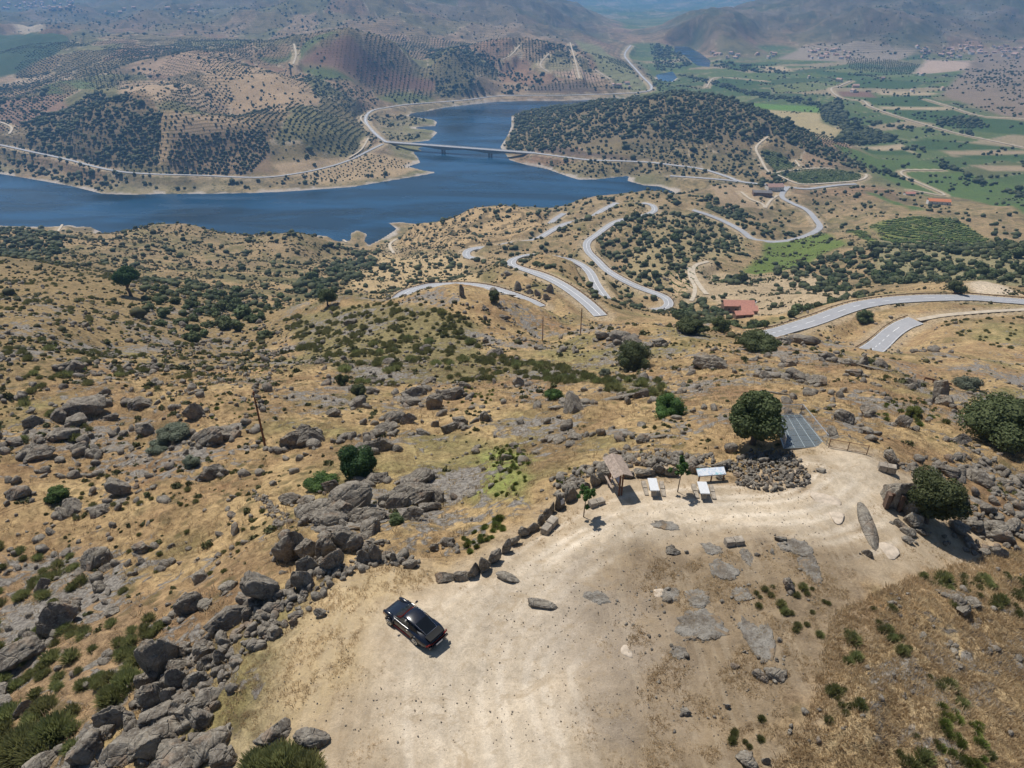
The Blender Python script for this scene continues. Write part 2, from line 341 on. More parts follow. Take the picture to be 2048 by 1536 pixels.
for kd, w, ln, P in ROADS:
    S0 = spline(P, 3.0); zz = np.array([base.hit(*p)[2] for p in S0]); k = 10 if len(S0) > 30 else 5
    for _ in range(2): zz = np.convolve(np.pad(zz, (k, k), 'edge'), np.ones(2*k+1)/(2*k+1), 'valid')
    x, y = onz(S0[:,0], S0[:,1], zz); Q = np.stack([x, y, zz], 1)
    for _ in range(2): Q[1:-1] = Q[1:-1]*.5+(Q[:-2]+Q[2:])*.25
    RW.append((kd, w, ln, spline(Q, 2.0 if w > 3 and Q[:,1].min() < 900 else 5.0)))
# ---- full-resolution heights
A_, L_ = np.meshgrid(AZ, LR, indexing='ij'); R_ = np.exp(L_); X_ = np.sin(A_)*R_; Y_ = np.cos(A_)*R_
Z0 = bilerp(CG, ca, cl, A_, L_)
WD = wsd(X_, Y_)
def wpoly(P, fld=None): return np.array([(fld or base).hit(*p)[:2] for p in P])
PLATEAU = [(300,1700),(540,1440),(560,1300),(620,1220),(680,1165),(760,1120),(860,1135),(900,1140),(980,1090),(1080,1030),(1160,975),(1230,940),(1400,948),(1560,965),(1590,890),(1700,895),(1830,955),(1880,1010),(1980,1080),(1960,1150),(1720,1200),(1680,1300),(1640,1370),(1560,1450),(1480,1700)]
PLW = wpoly(PLATEAU); PLD = sdf(PLW, X_, Y_, 12.0)
flat = sm(-1.5, 3.0, PLD)                     # 0 on the gravel
far = sm(250, 700, R_)
hillz = sm(8, 40, Z0)
Zn = Z0 + (1-far)*flat*(fbm(X_/14, Y_/14, 4, 3)*1.2+fbm(X_/4.2, Y_/4.2, 4, 9, True)*0.42*sm(500,60,R_)) \
   + sm(110, 300, R_)*(1-far*0.4)*fbm(X_/55, Y_/55, 3, 5)*3.2*hillz + (1-flat)*fbm(X_/7, Y_/7, 3, 12)*0.07 \
   + far*hillz*(fbm(X_/320, Y_/320, 5, 21, True)*17-8 + fbm(X_/90, Y_/90, 3, 31)*4) \
   + sm(1900, 3200, R_)*np.maximum(sm(12, 70, Z0), .8*sm(4500, 6500, R_))*((fbm(X_/900, Y_/900, 6, 41, True)-.42)*85+(fbm(X_/260, Y_/260, 4, 47, True)-.42)*24)
Zn = shore(Zn, WD, 1.5-400*sm(3500, 4200, R_))
RD = np.full(X_.shape, 60.0); RZ = np.zeros(X_.shape); RWd = np.zeros(X_.shape)
from mathutils import kdtree
allp = np.concatenate([np.c_[S, np.full(len(S), w)] for _, w, _, S in RW])
_ai0 = np.searchsorted(AZ, radians(-48)); 
def grid_near(px, py, rad):
    r = math.hypot(px, py); a = math.atan2(px, py); da = rad/r
    i0, i1 = np.searchsorted(AZ, a-da), np.searchsorted(AZ, a+da)+1
    j0, j1 = np.searchsorted(LR, math.log(max(r-rad, 1))), np.searchsorted(LR, math.log(r+rad))+1
    return slice(max(i0-1,0), i1), slice(max(j0-1,0), j1)
for x, y, z, w in allp:
    s = grid_near(x, y, 16+w/2+0.012*math.hypot(x, y)); d = np.hypot(X_[s]-x, Y_[s]-y)-w/2; m = d < RD[s]
    RD[s] = np.where(m, d, RD[s]); RZ[s] = np.where(m, z, RZ[s])
g = 1-sm(0.8, 11, RD-0.004*R_)
Zn = Zn*(1-g)+(RZ-0.05-0.0003*R_)*g
Zn = np.where(WD < -1, np.minimum(Zn, -0.5), Zn)
ground = Field(Zn, AZ, LR)
# running maximum of the line of sight, to tell what the picture can show
_T = np.maximum.accumulate((Zn-HC)/R_, axis=1)
def seen(x, y, ztop):
    a = np.arctan2(x, y); r = np.hypot(x, y)
    px, py, dep = proj(x, y, ztop)
    return ((ztop-HC)/r > bilerp(_T, AZ, LR, a, np.log(r*0.985))-0.002) & (px > -60) & (px < 2108) & (py > -60) & (py < 1620) & (dep > 0)
# ------------------------------------------------------------------ ground colours (albedo by place, no light)
def C(*c): return np.array(c, float)
STRAW=C(.43,.305,.155); STRAWB=C(.265,.165,.088); SOIL=C(.36,.26,.16); PALE=C(.55,.46,.345); OLIV=C(.19,.18,.075); FIELD=C(.050,.105,.035)
col = np.empty(X_.shape+(3,)); msk = np.zeros(X_.shape+(4,))       # mask: rock, terraces, gravel, scrub speckle
n1 = fbm(X_/40, Y_/40, 4, 50); n2 = fbm(X_/9, Y_/9, 4, 60); n3 = fbm(X_/260, Y_/260, 4, 70); n4 = fbm(X_/2.2, Y_/2.2, 3, 77)
def lerp(c, k, m): return c*(1-m[...,None])+k*m[...,None]
col[:] = STRAW
col = lerp(col, STRAWB, np.clip(0.35+n2*1.3+n4*0.25, 0, 1)*(1-far*0.3))
col = lerp(col, OLIV, np.clip(n1*2.0-0.05+0.9*n2, 0, .70)*(1-far*0.4))
nearf = 1-sm(150, 500, R_)
msk[...,0] = np.clip(0.50+0.9*fbm(X_/16, Y_/16, 3, 85), 0, 1)*nearf*0.85
msk[...,3] = sm(130, 420, R_)*(0.45+0.4*sm(600,1200,R_))
midc = sm(330, 620, R_)*(1-sm(980, 1200, R_))
col = lerp(col, C(.31,.225,.13), midc*0.7); col = lerp(col, C(.16,.14,.065), midc*np.clip(.15+n2*1.6+n1*1.4, 0, .8)); lft = sm(60, 300, R_)*(1-sm(520, 700, R_))*(1-sm(-60, 20, X_)); col = lerp(col, C(.14,.13,.06), lft*np.clip(.30+n1*2+n2, 0, .7)); col = lerp(col, C(.24,.145,.085), (1-lft*.5)*nearf*np.clip(fbm(X_/22, Y_/22, 4, 402)*2.2-.1, 0, .6))
fc = sm(1000, 1300, R_)
col = lerp(col, C(.30,.205,.135), fc*0.85)
col = lerp(col, C(.20,.17,.11), fc*np.clip(n3*2.2+0.1, 0, .8))
vf = sm(900, 1300, R_)*(1-sm(8, 14, Z0))
col = lerp(col, C(.19,.19,.09), vf*np.clip(.55+n3, 0, 1)); col = lerp(col, C(.34,.27,.18), vf*np.clip(n1*2, 0, .7))
mt = sm(2400, 3300, R_)*np.maximum(sm(10, 60, Z0), sm(4500, 6000, R_))
col = lerp(col, C(.060,.066,.042), mt*.92*(1-.25*sm(-.1, .3, fbm(X_/60, Y_/60, 4, 93)))); col = lerp(col, C(.21,.18,.15), mt*np.clip(fbm(X_/300, Y_/300, 6, 91)*3.0-.35, 0, .75))
# patchwork of groves, terraces and fallow on the far hills, and of fields on the valley floor
def hillcell(x, y): u = x+30*fbm(x/90, y/90, 2, 801); v = y*1.0+30*fbm(x/90, y/90, 2, 803); return cells(u/125, v/150, 11)
hc, he = hillcell(X_, Y_); HPAL = np.array([(.33,.215,.13),(.25,.165,.095),(.16,.14,.065),(.36,.25,.16),(.14,.135,.055),(.28,.155,.10),(.22,.16,.08),(.11,.14,.045)])
hm_ = sm(950, 1150, R_)*sm(10, 16, Z0)*(1-.65*mt); col = lerp(col, HPAL[(hc*7.99).astype(int)], hm_*.62)
HT = ((hc*37) % 1 > .45)*.8; msk[...,1] = np.where(hm_ > .2, HT*hm_, msk[...,1])
col = lerp(col, C(.47,.38,.27), hm_*(1-sm(.012, .03, he))*((hc*13 % 1) > .35)*.8)
def fieldcell(x, y): u = x*.90+y*.42; v = -x*.42+y*.90; return cells(u/210, v/66+.3*np.floor(u/210), 23)
vc_, ve_ = fieldcell(X_, Y_); VPAL = np.array([G for G in ((.058,.108,.036),(.09,.14,.045),(.050,.092,.034),(.14,.17,.065),(.09,.135,.045),(.064,.115,.04),(.10,.12,.05),(.30,.24,.15),(.07,.12,.042),(.17,.155,.08))])
vsel = vf*sm(-60, 120, X_-Y_*.08); col = lerp(col, VPAL[(vc_*9.99).astype(int)], vsel*.92); col = lerp(col, C(.34,.28,.18), vsel*(1-sm(.02, .07, ve_))*.5); msk[...,3] *= 1-.85*vsel
nfb = sm(-20, 0, -WD)                                # (water bed colour)
# polygons: picture corners | colour | mask index | mask value | edge softness
G1=(.052,.098,.034); G2=(.088,.140,.043); G3=(.10,.125,.05); TN=(.42,.33,.21); TD=(.33,.25,.16); PR=(.20,.115,.085); BR=(.15,.11,.085); PK=(.46,.34,.26)
POL = [
 ([(1030,225),(1110,212),(1200,203),(1350,188),(1430,192),(1500,212),(1640,285),(1850,368),(1700,335),(1560,280),(1400,290),(1200,290),(1100,303),(1005,310),(1015,270)],(.20,.155,.09),-1,0),
 ([(50,250),(200,188),(270,198),(325,225),(312,330),(200,325),(60,295)],(.20,.15,.09),-1,0),([(340,275),(440,262),(530,255),(545,345),(335,345)],(.26,.18,.11),-1,0),
 ([(1495,205),(1645,215),(1642,225),(1526,219)],(.12,.22,.05),-1,0),
 ([(1526,219),(1642,226),(1645,246),(1683,260),(1666,282),(1638,273),(1587,253),(1553,236)],(.40,.32,.17),-1,0),
 ([(1727,196),(1854,191),(1898,215),(1738,209)],G1,-1,0),([(1758,213),(1898,214),(1900,221),(1765,218)],TN,-1,0),
 ([(1772,220),(1908,220),(2060,245),(2060,272),(1946,262),(1861,246),(1802,236)],G1,-1,0),
 ([(1676,175),(1697,161),(1758,157),(1844,164),(1826,178)],G1,-1,0),([(1676,183),(1741,183),(1751,195),(1680,193)],PR,-1,0),
 ([(1758,181),(1881,186),(1861,191),(1758,190)],TN,-1,0),([(1416,164),(1450,155),(1540,160),(1553,167),(1416,178)],G1,-1,0),
 ([(1768,157),(1844,150),(1881,164)],G2,-1,0),([(1628,140),(1741,150),(1690,157),(1632,147)],G1,-1,0),
 ([(1440,125),(1553,130),(1540,140),(1468,140)],G1,-1,0),([(1512,133),(1567,132),(1587,143),(1540,143)],TN,-1,0),
 ([(1826,147),(1854,120),(2042,118),(1997,130),(1861,147)],PK,1,.5),
 ([(1823,284),(1854,277),(2060,297),(1854,301)],G1,-1,0),([(1693,289),(1802,287),(1833,308),(1734,297)],TN,-1,0),
 ([(1724,299),(1806,299),(1833,309),(1744,308)],G1,-1,0),([(1751,318),(1826,316),(1908,342),(1837,359),(1792,342)],G2,-1,0),
 ([(1837,362),(1915,343),(2060,376),(2060,434),(1939,400),(1895,390)],G2,-1,0),
 ([(1662,287),(1717,301),(1758,318),(1809,355),(1895,391),(1854,393),(1758,349),(1690,308)],G2,-1,0),
 ([(1731,383),(1854,417),(1826,417),(1734,390)],G2,-1,0),([(1881,301),(2060,301),(2060,308),(1908,314)],TD,-1,0),
 ([(1908,310),(2060,308),(2060,318),(1946,318)],G1,-1,0),([(1939,330),(2060,331),(2060,342),(1980,342)],TD,-1,0),
 ([(1553,118),(1700,125),(1800,120),(1840,100),(1600,96)],(.30,.24,.18),-1,0),
 ([(1522,301),(1560,308),(1601,333),(1553,342),(1529,328)],G3,1,.5),([(1539,345),(1601,337),(1666,337),(1727,349),(1717,361),(1604,367)],G3,1,.35),
 ([(1526,489),(1649,475),(1693,499),(1642,513),(1608,533),(1512,547),(1485,537),(1526,503)],(.12,.165,.04),-1,0),
 ([(1690,465),(1717,462),(1775,503),(1751,506)],(.16,.19,.05),1,.8),([(1738,451),(1833,429),(1902,429),(1984,468),(1929,482),(1792,492),(1741,465)],(.17,.19,.06),1,.8),
 ([(0,79),(147,89),(120,106),(0,150),(-60,150),(-60,79)],(.045,.085,.045),1,.2),([(581,100),(632,68),(677,66),(588,130),(574,128)],(.12,.15,.06),-1,0),
 ([(513,116),(581,106),(585,113),(571,128),(526,126)],G3,-1,0),
 ([(595,131),(700,75),(740,110),(800,140),(872,155),(868,182),(800,170),(740,160),(680,137)],(.22,.125,.09),1,.35),
 ([(748,188),(793,178),(871,195),(865,205),(817,208),(769,202)],(.14,.16,.06),1,.6),([(600,135),(680,140),(720,160),(640,158)],(.10,.13,.05),-1,0),
 ([(0,167),(82,137),(167,157),(113,167)],(.42,.32,.22),1,.6),([(82,178),(109,171),(133,190),(103,201)],G3,-1,0),([(112,172),(160,180),(190,178),(190,168),(135,165)],(.13,.17,.07),-1,0),
 ([(325,225),(338,228),(340,330),(312,330)],(.46,.32,.18),1,.7),([(335,226),(460,232),(520,240),(440,262),(345,275)],(.44,.31,.19),1,.8),
 ([(235,165),(330,160),(430,200),(400,215),(320,210),(240,185)],(.42,.30,.19),-1,0),([(260,135),(380,108),(445,130),(430,150),(300,150)],(.38,.26,.17),-1,0),
 ([(400,160),(500,130),(590,140),(640,205),(560,225),(430,190)],(.40,.28,.17),-1,0),([(30,72),(70,62),(110,75),(60,82)],(.44,.36,.26),-1,0),
 ([(545,325),(650,315),(700,318),(560,345)],(.43,.31,.19),-1,0),([(600,350),(735,305),(820,320),(860,342),(790,355),(640,368)],(.40,.29,.17),-1,0),
 ([(834,434),(919,427),(1090,438),(1083,465),(953,503),(851,506),(793,482)],(.43,.30,.16),1,1.0),([(690,540),(760,505),(930,520),(960,560),(800,575),(700,575)],(.45,.33,.18),-1,0),
 ([(1046,187),(1100,168),(1150,168),(1215,188)],BR,1,.6),([(876,203),(930,188),(965,186),(985,192)],BR,1,.5),
 ([(1062,304),(1085,293),(1180,306),(1300,318),(1400,333),(1380,333),(1240,320),(1120,311)],BR,1,.6),
 ([(1060,125),(1100,108),(1150,118),(1220,160),(1150,160),(1080,150)],(.28,.24,.13),1,.5),([(1100,140),(1190,140),(1225,160),(1150,163)],(.40,.28,.20),1,.5),
 ([(1150,80),(1200,95),(1300,170),(1270,185),(1200,150)],(.22,.22,.11),1,.5),([(1415,370),(1500,370),(1540,395),(1530,415),(1440,420)],(.36,.26,.16),-1,0),
 ([(1330,525),(1400,530),(1384,600),(1345,590)],(.44,.32,.19),1,.7),([(1400,520),(1480,545),(1640,545),(1720,590),(1560,630),(1420,600)],(.42,.32,.20),1,.25),
 ([(0,200),(120,195),(140,215),(40,255),(0,240)],(.27,.17,.12),-1,0),([(1930,575),(1970,570),(2060,598),(1960,592)],(.55,.45,.33),-1,0),
 ([(565,640),(700,610),(960,650),(960,700),(1010,760),(720,770),(600,700)],(.215,.178,.085),-1,0),([(930,715),(1060,722),(1320,765),(1350,800),(1180,770),(1000,745)],(.21,.18,.085),-1,0),
 ([(-40,480),(200,520),(440,590),(600,620),(560,680),(420,740),(260,700),(120,760),(-40,800)],(.27,.195,.10),-1,0),
 ([(950,900),(1020,890),(1060,930),(1050,1010),(960,1000)],(.24,.26,.08),-1,0),([(1750,480),(2060,480),(2060,580),(1900,570),(1750,560)],(.25,.22,.12),-1,0),
 ([(1180,560),(1340,420),(1480,440),(1500,500),(1380,520),(1330,560)],(.33,.26,.14),-1,0),([(1700,1290),(2060,1180),(2060,1560),(1540,1560),(1600,1450)],(.46,.35,.205),-1,0),
 ([(1960,100),(2060,90),(2060,240),(2000,230),(1880,190)],(.24,.18,.13),-1,0),
 ([(100,1560),(-40,1560),(-40,1100),(150,1100),(330,1300)],(.31,.21,.12),-1,0),
]
wx = fbm(X_/6, Y_/6, 3, 95)*2.2; OAK=1
wxf = fbm(X_/60, Y_/60, 3, 96)*12*sm(300, 900, R_)
for P, c, k, v in POL:
    w = wpoly(P, base); soft = 1.5+0.004*np.hypot(*w.mean(0))
    loose = c[1] > .11 and c[0] > .15 or np.hypot(*w.mean(0)) < 400
    d = sdf(w, X_, Y_, soft*3+16)+(wx if np.hypot(*w.mean(0)) < 400 else 0)+(wxf*0.4 if loose else 0)
    m = 1-sm(-soft, soft, d); col = lerp(col, np.array(c), m)
    if k >= 0: msk[...,k] = msk[...,k]*(1-m)+v*m
    if np.hypot(*w.mean(0)) > 400: msk[...,3] *= 1-m*(.75 if c[0] > .3 else .9)
# the parking ground: pale gravel, with a brighter driven strip
wg = fbm(X_/2.6, Y_/2.6, 4, 97)*1.6; gd = PLD+wg*(1+1.6*sm(0, 12, X_)*(1-sm(46, 50, Y_))); gm = 1-sm(-2.0, 2.2, gd)
col = lerp(col, C(.42,.33,.225), gm); msk[...,2] = gm; msk[...,0] *= 1-gm
TRK = wpoly([(800,1700),(770,1350),(740,1230),(900,1180),(1060,1110),(1200,1040),(1300,1000),(1420,985),(1580,1005),(1650,960),(1620,905),(1740,905),(1800,960),(1760,1040),(1600,1080),(1450,1060),(1250,1120),(1180,1200),(1150,1350),(1180,1700)])
td = sdf(TRK, X_, Y_, 8)+wg*1.3; col = lerp(col, PALE, (1-sm(-2.2, 2.0, td))*.95)
BRN = wpoly([(1180,1130),(1260,1080),(1400,1070),(1560,1070),(1700,1110),(1720,1200),(1680,1300),(1640,1400),(1560,1500),(1500,1700),(1220,1700),(1200,1400),(1170,1250)])
ctr = np.array([spot_[:2] for spot_ in (base.hit(*q) for q in [(960,1700),(950,1520),(930,1380),(960,1270),(1060,1180),(1180,1090),(1300,1040),(1450,1020),(1600,1010),(1700,950)])]); ctr = spline(ctr, 1.5)
for of_ in (0., 2.6, -2.4, 5.0):
    T_ = np.gradient(ctr, axis=0); T_ /= np.linalg.norm(T_, axis=1)[:,None]; cc_ = ctr+np.stack([T_[:,1], -T_[:,0]], 1)*of_; reg = (R_ < 75) & (PLD < 0); dd = np.full(X_.shape, 9.); dd[reg] = segd(cc_, X_[reg], Y_[reg], False)
    for w_ in (-.75, .75): col = lerp(col, C(.72,.63,.51), (1-sm(.10, .38, np.abs(dd-.75)+.10*n4))*.22*(.5+np.clip(n2*2+.3, 0, 1)))
bd = sdf(BRN, X_, Y_, 8)+wg*1.2; col = lerp(col, C(.255,.19,.12), (1-sm(-2.2, 2.0, bd))*.92); col = lerp(col, C(.16,.12,.08), (1-sm(-2.2, 2.0, bd))*np.clip(n4*1.3+n2*1.2+.1, 0, .6))
GRY = wpoly([(1000,1250),(1150,1130),(1300,1200),(1350,1330),(1240,1500),(1130,1420)])
col = lerp(col, C(.36,.30,.235), (1-sm(-3, 3, sdf(GRY, X_, Y_, 8)+wg*2))*.6)
YEL = wpoly([(560,1300),(640,1200),(760,1130),(860,1150),(740,1230),(720,1330),(640,1440),(540,1500)])
col = lerp(col, C(.47,.35,.18), (1-sm(-1.5, 2, sdf(YEL, X_, Y_, 8)+wg))*.6)
# bare shoulders along the roads and a bare margin along the waterline
col = lerp(col, C(.44,.34,.22), (1-sm(1.0, 4.5, RD-0.003*R_+wx*.3))*.8); msk[...,0] *= sm(0, 5, RD)
bm_ = (1-sm(2, 8, WD+fbm(X_/40, Y_/40, 4, 99)*18))*(R_ < 2300)
col = lerp(col, C(.45,.39,.33), bm_); msk[...,3] *= 1-bm_; msk[...,0] *= 1-bm_
col *= (1+0.14*n4*nearf+0.10*n1)[...,None]
idx = np.arange(NA*NR).reshape(NA, NR)
FQ = np.stack([idx[:-1,:-1], idx[1:,:-1], idx[1:,1:], idx[:-1,1:]], -1).reshape(-1, 4)[:, ::-1].copy()
gme = mesh_from("ground", np.stack([X_, Y_, Zn], -1).reshape(-1, 3), FQ, None, True)
ca_ = gme.color_attributes.new("tint", 'FLOAT_COLOR', 'POINT'); ca_.data.foreach_set('color', np.concatenate([np.clip(col, .01, 1), np.ones(X_.shape+(1,))], -1).astype(np.float32).ravel())
cb_ = gme.color_attributes.new("cover", 'FLOAT_COLOR', 'POINT'); cb_.data.foreach_set('color', msk.astype(np.float32).ravel())
m, t, b = mat_new("ground")
P = N(t, 'ShaderNodeNewGeometry').outputs['Position']
tint = N(t, 'ShaderNodeAttribute', attribute_name='tint').outputs['Color']
cov = N(t, 'ShaderNodeAttribute', attribute_name='cover'); sp_ = N(t, 'ShaderNodeSeparateColor'); t.links.new(cov.outputs['Color'], sp_.inputs[0])
rock, terr, grav = sp_.outputs[0], sp_.outputs[1], sp_.outputs[2]; scrub = cov.outputs['Alpha']
f0 = nz(t, P, 9.0, 6, .75); f1 = nz(t, P, 1.3, 6, .7, .6); f2 = nz(t, P, .22, 5, .65); f3 = nz(t, P, .035, 5, .6)
g1 = mth(t, 'SUBTRACT', 1.0, grav)
amp = mth(t, 'MULTIPLY_ADD', g1, 0.72, 0.42)
v = mth(t, 'MULTIPLY', mth(t, 'ADD', mth(t, 'SUBTRACT', f0, .5), mth(t, 'MULTIPLY', mth(t, 'SUBTRACT', f1, .5), 1.1)), amp)
v = mth(t, 'ADD', v, mth(t, 'MULTIPLY', mth(t, 'SUBTRACT', f2, .5), .5)); v = mth(t, 'MULTIPLY_ADD', v, 2.0, 1.0)
v = mth(t, 'MAXIMUM', v, .25)
cv = N(t, 'ShaderNodeVectorMath', operation='SCALE'); t.links.new(tint, cv.inputs[0]); t.links.new(v, cv.inputs['Scale'])
c = cv.outputs[0]
# dry brown and pale straw patches in the grass
c = mix(t, mth(t, 'MULTIPLY', mth(t, 'MULTIPLY', ramp(t, f1, .52, .72), g1), .45), c, mix(t, .5, c, (.50,.37,.17)))
c = mix(t, mth(t, 'MULTIPLY', mth(t, 'MULTIPLY', ramp(t, f1, .48, .30), g1), .5), c, mix(t, .6, c, (.16,.10,.055)))
# terraces and planted rows follow the contour
z_ = N(t, 'ShaderNodeSeparateXYZ'); t.links.new(P, z_.inputs[0])
zz = mth(t, 'ADD', mth(t, 'MULTIPLY', z_.outputs[2], 1.0), mth(t, 'MULTIPLY', f3, 2.5))
xx = mth(t, 'MULTIPLY', mth(t, 'ADD', z_.outputs[0], mth(t, 'MULTIPLY', z_.outputs[1], .35)), .22)
st = mth(t, 'SINE', mth(t, 'MULTIPLY', zz, mth(t, 'ADD', 2*pi/4.2, mth(t, 'MULTIPLY', mth(t, 'GREATER_THAN', terr, .86), 2*pi/2.7-2*pi/4.2)))); st = ramp(t, st, .1, .9)
sx = ramp(t, mth(t, 'SINE', mth(t, 'MULTIPLY', mth(t, 'ADD', xx, mth(t, 'MULTIPLY', zz, .5)), 2*pi/2.2)), 0, .9)
c = mix(t, mth(t, 'MULTIPLY', mth(t, 'MULTIPLY', st, terr), .8), c, mix(t, .8, c, (.085,.07,.04)))
# scattered low scrub seen from far off
vo = N(t, 'ShaderNodeTexVoronoi'); vo.inputs['Scale'].default_value = .16; t.links.new(P, vo.inputs['Vector'])
dots = ramp(t, vo.outputs['Distance'], .42, .22); dn = ramp(t, f3, .42, .60)
c = mix(t, mth(t, 'MULTIPLY', mth(t, 'MULTIPLY', dots, scrub), mth(t, 'MULTIPLY_ADD', dn, .8, .15)), c, (.050,.060,.030))
v2 = N(t, 'ShaderNodeTexVoronoi'); v2.inputs['Scale'].default_value = .55; t.links.new(P, v2.inputs['Vector'])
d2 = mth(t, 'MULTIPLY', ramp(t, v2.outputs['Distance'], .50, .18), ramp(t, mth(t, 'ADD', f2, mth(t, 'MULTIPLY', f3, .6)), .70, .92))
c = mix(t, mth(t, 'MULTIPLY', mth(t, 'MULTIPLY', d2, g1), .8), c, mix(t, v2.outputs['Color'], (.075,.080,.032), (.13,.10,.055)))
c = mix(t, mth(t, 'MULTIPLY', mth(t, 'MULTIPLY', scrub, ramp(t, nz(t, P, .018, 6, .7), .47, .60)), .6), c, (.045,.05,.03))
# stone breaking through the turf
rk = ramp(t, mth(t, 'ADD', mth(t, 'MULTIPLY', nz(t, P, .55, 7, .62, .8), .75), mth(t, 'MULTIPLY', rock, .42)), 0.60, .66)
rk = mth(t, 'MULTIPLY', rk, mth(t, 'GREATER_THAN', rock, .03))
rc = mix(t, ramp(t, nz(t, P, 3.0, 6, .7), .35, .65), (.13,.115,.10), (.34,.31,.27))
c = mix(t, rk, c, rc)
# pebbles and stains on the gravel
vg = N(t, 'ShaderNodeTexVoronoi'); vg.inputs['Scale'].default_value = 3.2; t.links.new(P, vg.inputs['Vector'])
pb = mth(t, 'MULTIPLY', ramp(t, vg.outputs['Distance'], .20, .10), ramp(t, nz(t, P, .8, 3), .50, .62))
c = mix(t, mth(t, 'MULTIPLY', mth(t, 'MULTIPLY', pb, grav), .55), c, mix(t, vg.outputs['Color'], (.17,.14,.11), (.62,.55,.45)))
c = mix(t, mth(t, 'MULTIPLY', mth(t, 'MULTIPLY', grav, ramp(t, nz(t, P, .45, 6, .7, 1.5), .52, .66)), .55), c, (.36,.27,.17))
c = mix(t, mth(t, 'MULTIPLY', mth(t, 'MULTIPLY', grav, ramp(t, nz(t, P, 2.4, 5, .7), .54, .64)), .38), c, (.34,.26,.165))
c = mix(t, mth(t, 'MULTIPLY', mth(t, 'MULTIPLY', grav, ramp(t, nz(t, P, 14, 3, .7), .56, .68)), .45), c, (.30,.25,.19))
# wheel ruts: faint streaks along the track
mp = N(t, 'ShaderNodeMapping'); mp.inputs['Scale'].default_value = (1.6, .10, 1); mp.inputs['Rotation'].default_value = (0, 0, -.12); t.links.new(P, mp.inputs[0])
c = mix(t, mth(t, "MULTIPLY", mth(t, "MULTIPLY", grav, ramp(t, nz(t, mp.outputs[0], 1.0, 4), .50, .62)), .10), c, (.68,.58,.44))
t.links.new(c, b.inputs['Base Color']); b.inputs['Roughness'].default_value = .95; b.inputs['Specular IOR Level'].default_value = .1
hh = mth(t, 'ADD', mth(t, 'MULTIPLY', f0, .35), mth(t, 'ADD', f1, mth(t, 'MULTIPLY', rk, .35)))
hh = mth(t, 'MULTIPLY', hh, mth(t, 'MULTIPLY_ADD', grav, -.6, 1.0)); hh = mth(t, 'ADD', hh, mth(t, 'MULTIPLY', nz(t, P, 28, 3, .7), .10)); bump(t, b, hh, .9, .30)
gme.materials.append(m)
tag(link("ground", gme), kind='structure')
# ---- water
wm, t, b = mat_new("water")
b.inputs['Base Color'].default_value = (.012,.040,.085,1); b.inputs['Roughness'].default_value = .12; b.inputs['IOR'].default_value = 1.33; b.inputs['Specular IOR Level'].default_value = .5
P = N(t, 'ShaderNodeNewGeometry').outputs['Position']
mp = N(t, 'ShaderNodeMapping'); mp.inputs['Scale'].default_value = (.004, .016, 1); t.links.new(P, mp.inputs[0])
pt = nz(t, mp.outputs[0], 1.0, 4, .55, 1.2)
t.links.new(mth(t, 'MULTIPLY_ADD', ramp(t, pt, .35, .65), 0.28, .05), b.inputs['Roughness'])
c = mix(t, ramp(t, nz(t, mp.outputs[0], .6, 5, .6, 1.5), .42, .60), (.008,.026,.044), (.014,.060,.120)); t.links.new(c, b.inputs['Base Color'])
bump(t, b, mth(t, 'ADD', nz(t, P, .5, 4, .6), nz(t, P, 2.2, 3, .6)), .16, .25)
wv = np.array([(-2500,500,0),(2500,500,0),(2500,3380,0),(-2500,3380,0)]); tag(link("water", mesh_from("water", wv, [(0,1,2,3)], wm)), kind='structure')
# ---- roads
am, t, b = mat_new("asphalt"); g = N(t, 'ShaderNodeNewGeometry').outputs['Position']
c = mix(t, ramp(t, nz(t, g, .15, 6, .7), .3, .7), (.34,.34,.35), (.42,.42,.43)); c = mix(t, ramp(t, nz(t, g, 7, 4), .4, .7), c, (.30,.30,.31))
t.links.new(c, b.inputs['Base Color']); b.inputs['Roughness'].default_value = .75
dm = simple("track_dirt", (.50,.425,.325), .95, 0, .15, .3)
lm = simple("road_paint", (.82,.82,.80), .6, 0, .08, 2)
def ribbon(S, w, dz, off=0.0, s0=0, s1=None):
    S = S[s0:s1]; T = np.gradient(S[:,:2], axis=0); T /= np.linalg.norm(T, axis=1)[:,None]+1e-9; Nn = np.stack([T[:,1], -T[:,0]], 1)
    rr = np.hypot(S[:,0], S[:,1]); z = S[:,2]+dz+.0003*rr*(dz > 0)
    a = np.c_[S[:,:2]+Nn*(off-w/2), z]; bb = np.c_[S[:,:2]+Nn*(off+w/2), z]; V = np.empty((2*len(S), 3)); V[0::2] = a; V[1::2] = bb
    i = np.arange(len(S)-1)*2; return V, np.stack([i, i+1, i+3, i+2], 1)
def multi(name, parts, mat, **kw):
    V = []; Fc = []; n = 0
    for v, f in parts: V.append(v); Fc.append(f+n); n += len(v)
    o = link(name, mesh_from(name, np.concatenate(V), np.concatenate(Fc), mat)); tag(o, **kw); return o
multi("road", [ribbon(S, w, .06+.003*k) for k, (kd, w, _, S) in enumerate(RW) if kd == 'r'], am, kind='structure')
multi("dirt_track", [ribbon(S, w, .05+.002*k) for k, (kd, w, _, S) in enumerate(RW) if kd == 't'], dm, kind='structure')
mk = []
for k, (kd, w, ln, S) in enumerate(RW):
    if ln == 'c': mk.append(ribbon(S, .16+.00018*np.hypot(*S[len(S)//2,:2]), .10+.003*k))
    if ln == 'd':
        for q in range(1, len(S)-5, 6): mk.append(ribbon(S, .22, .10+.003*k, 0, q, q+4))
    if ln and w < 9 and S[:,1].min() < 800:
        for sd_ in (-1, 1): mk.append(ribbon(S, .12, .10+.003*k, sd_*(w/2-.35)))
multi("road_markings", mk, lm, kind='structure')
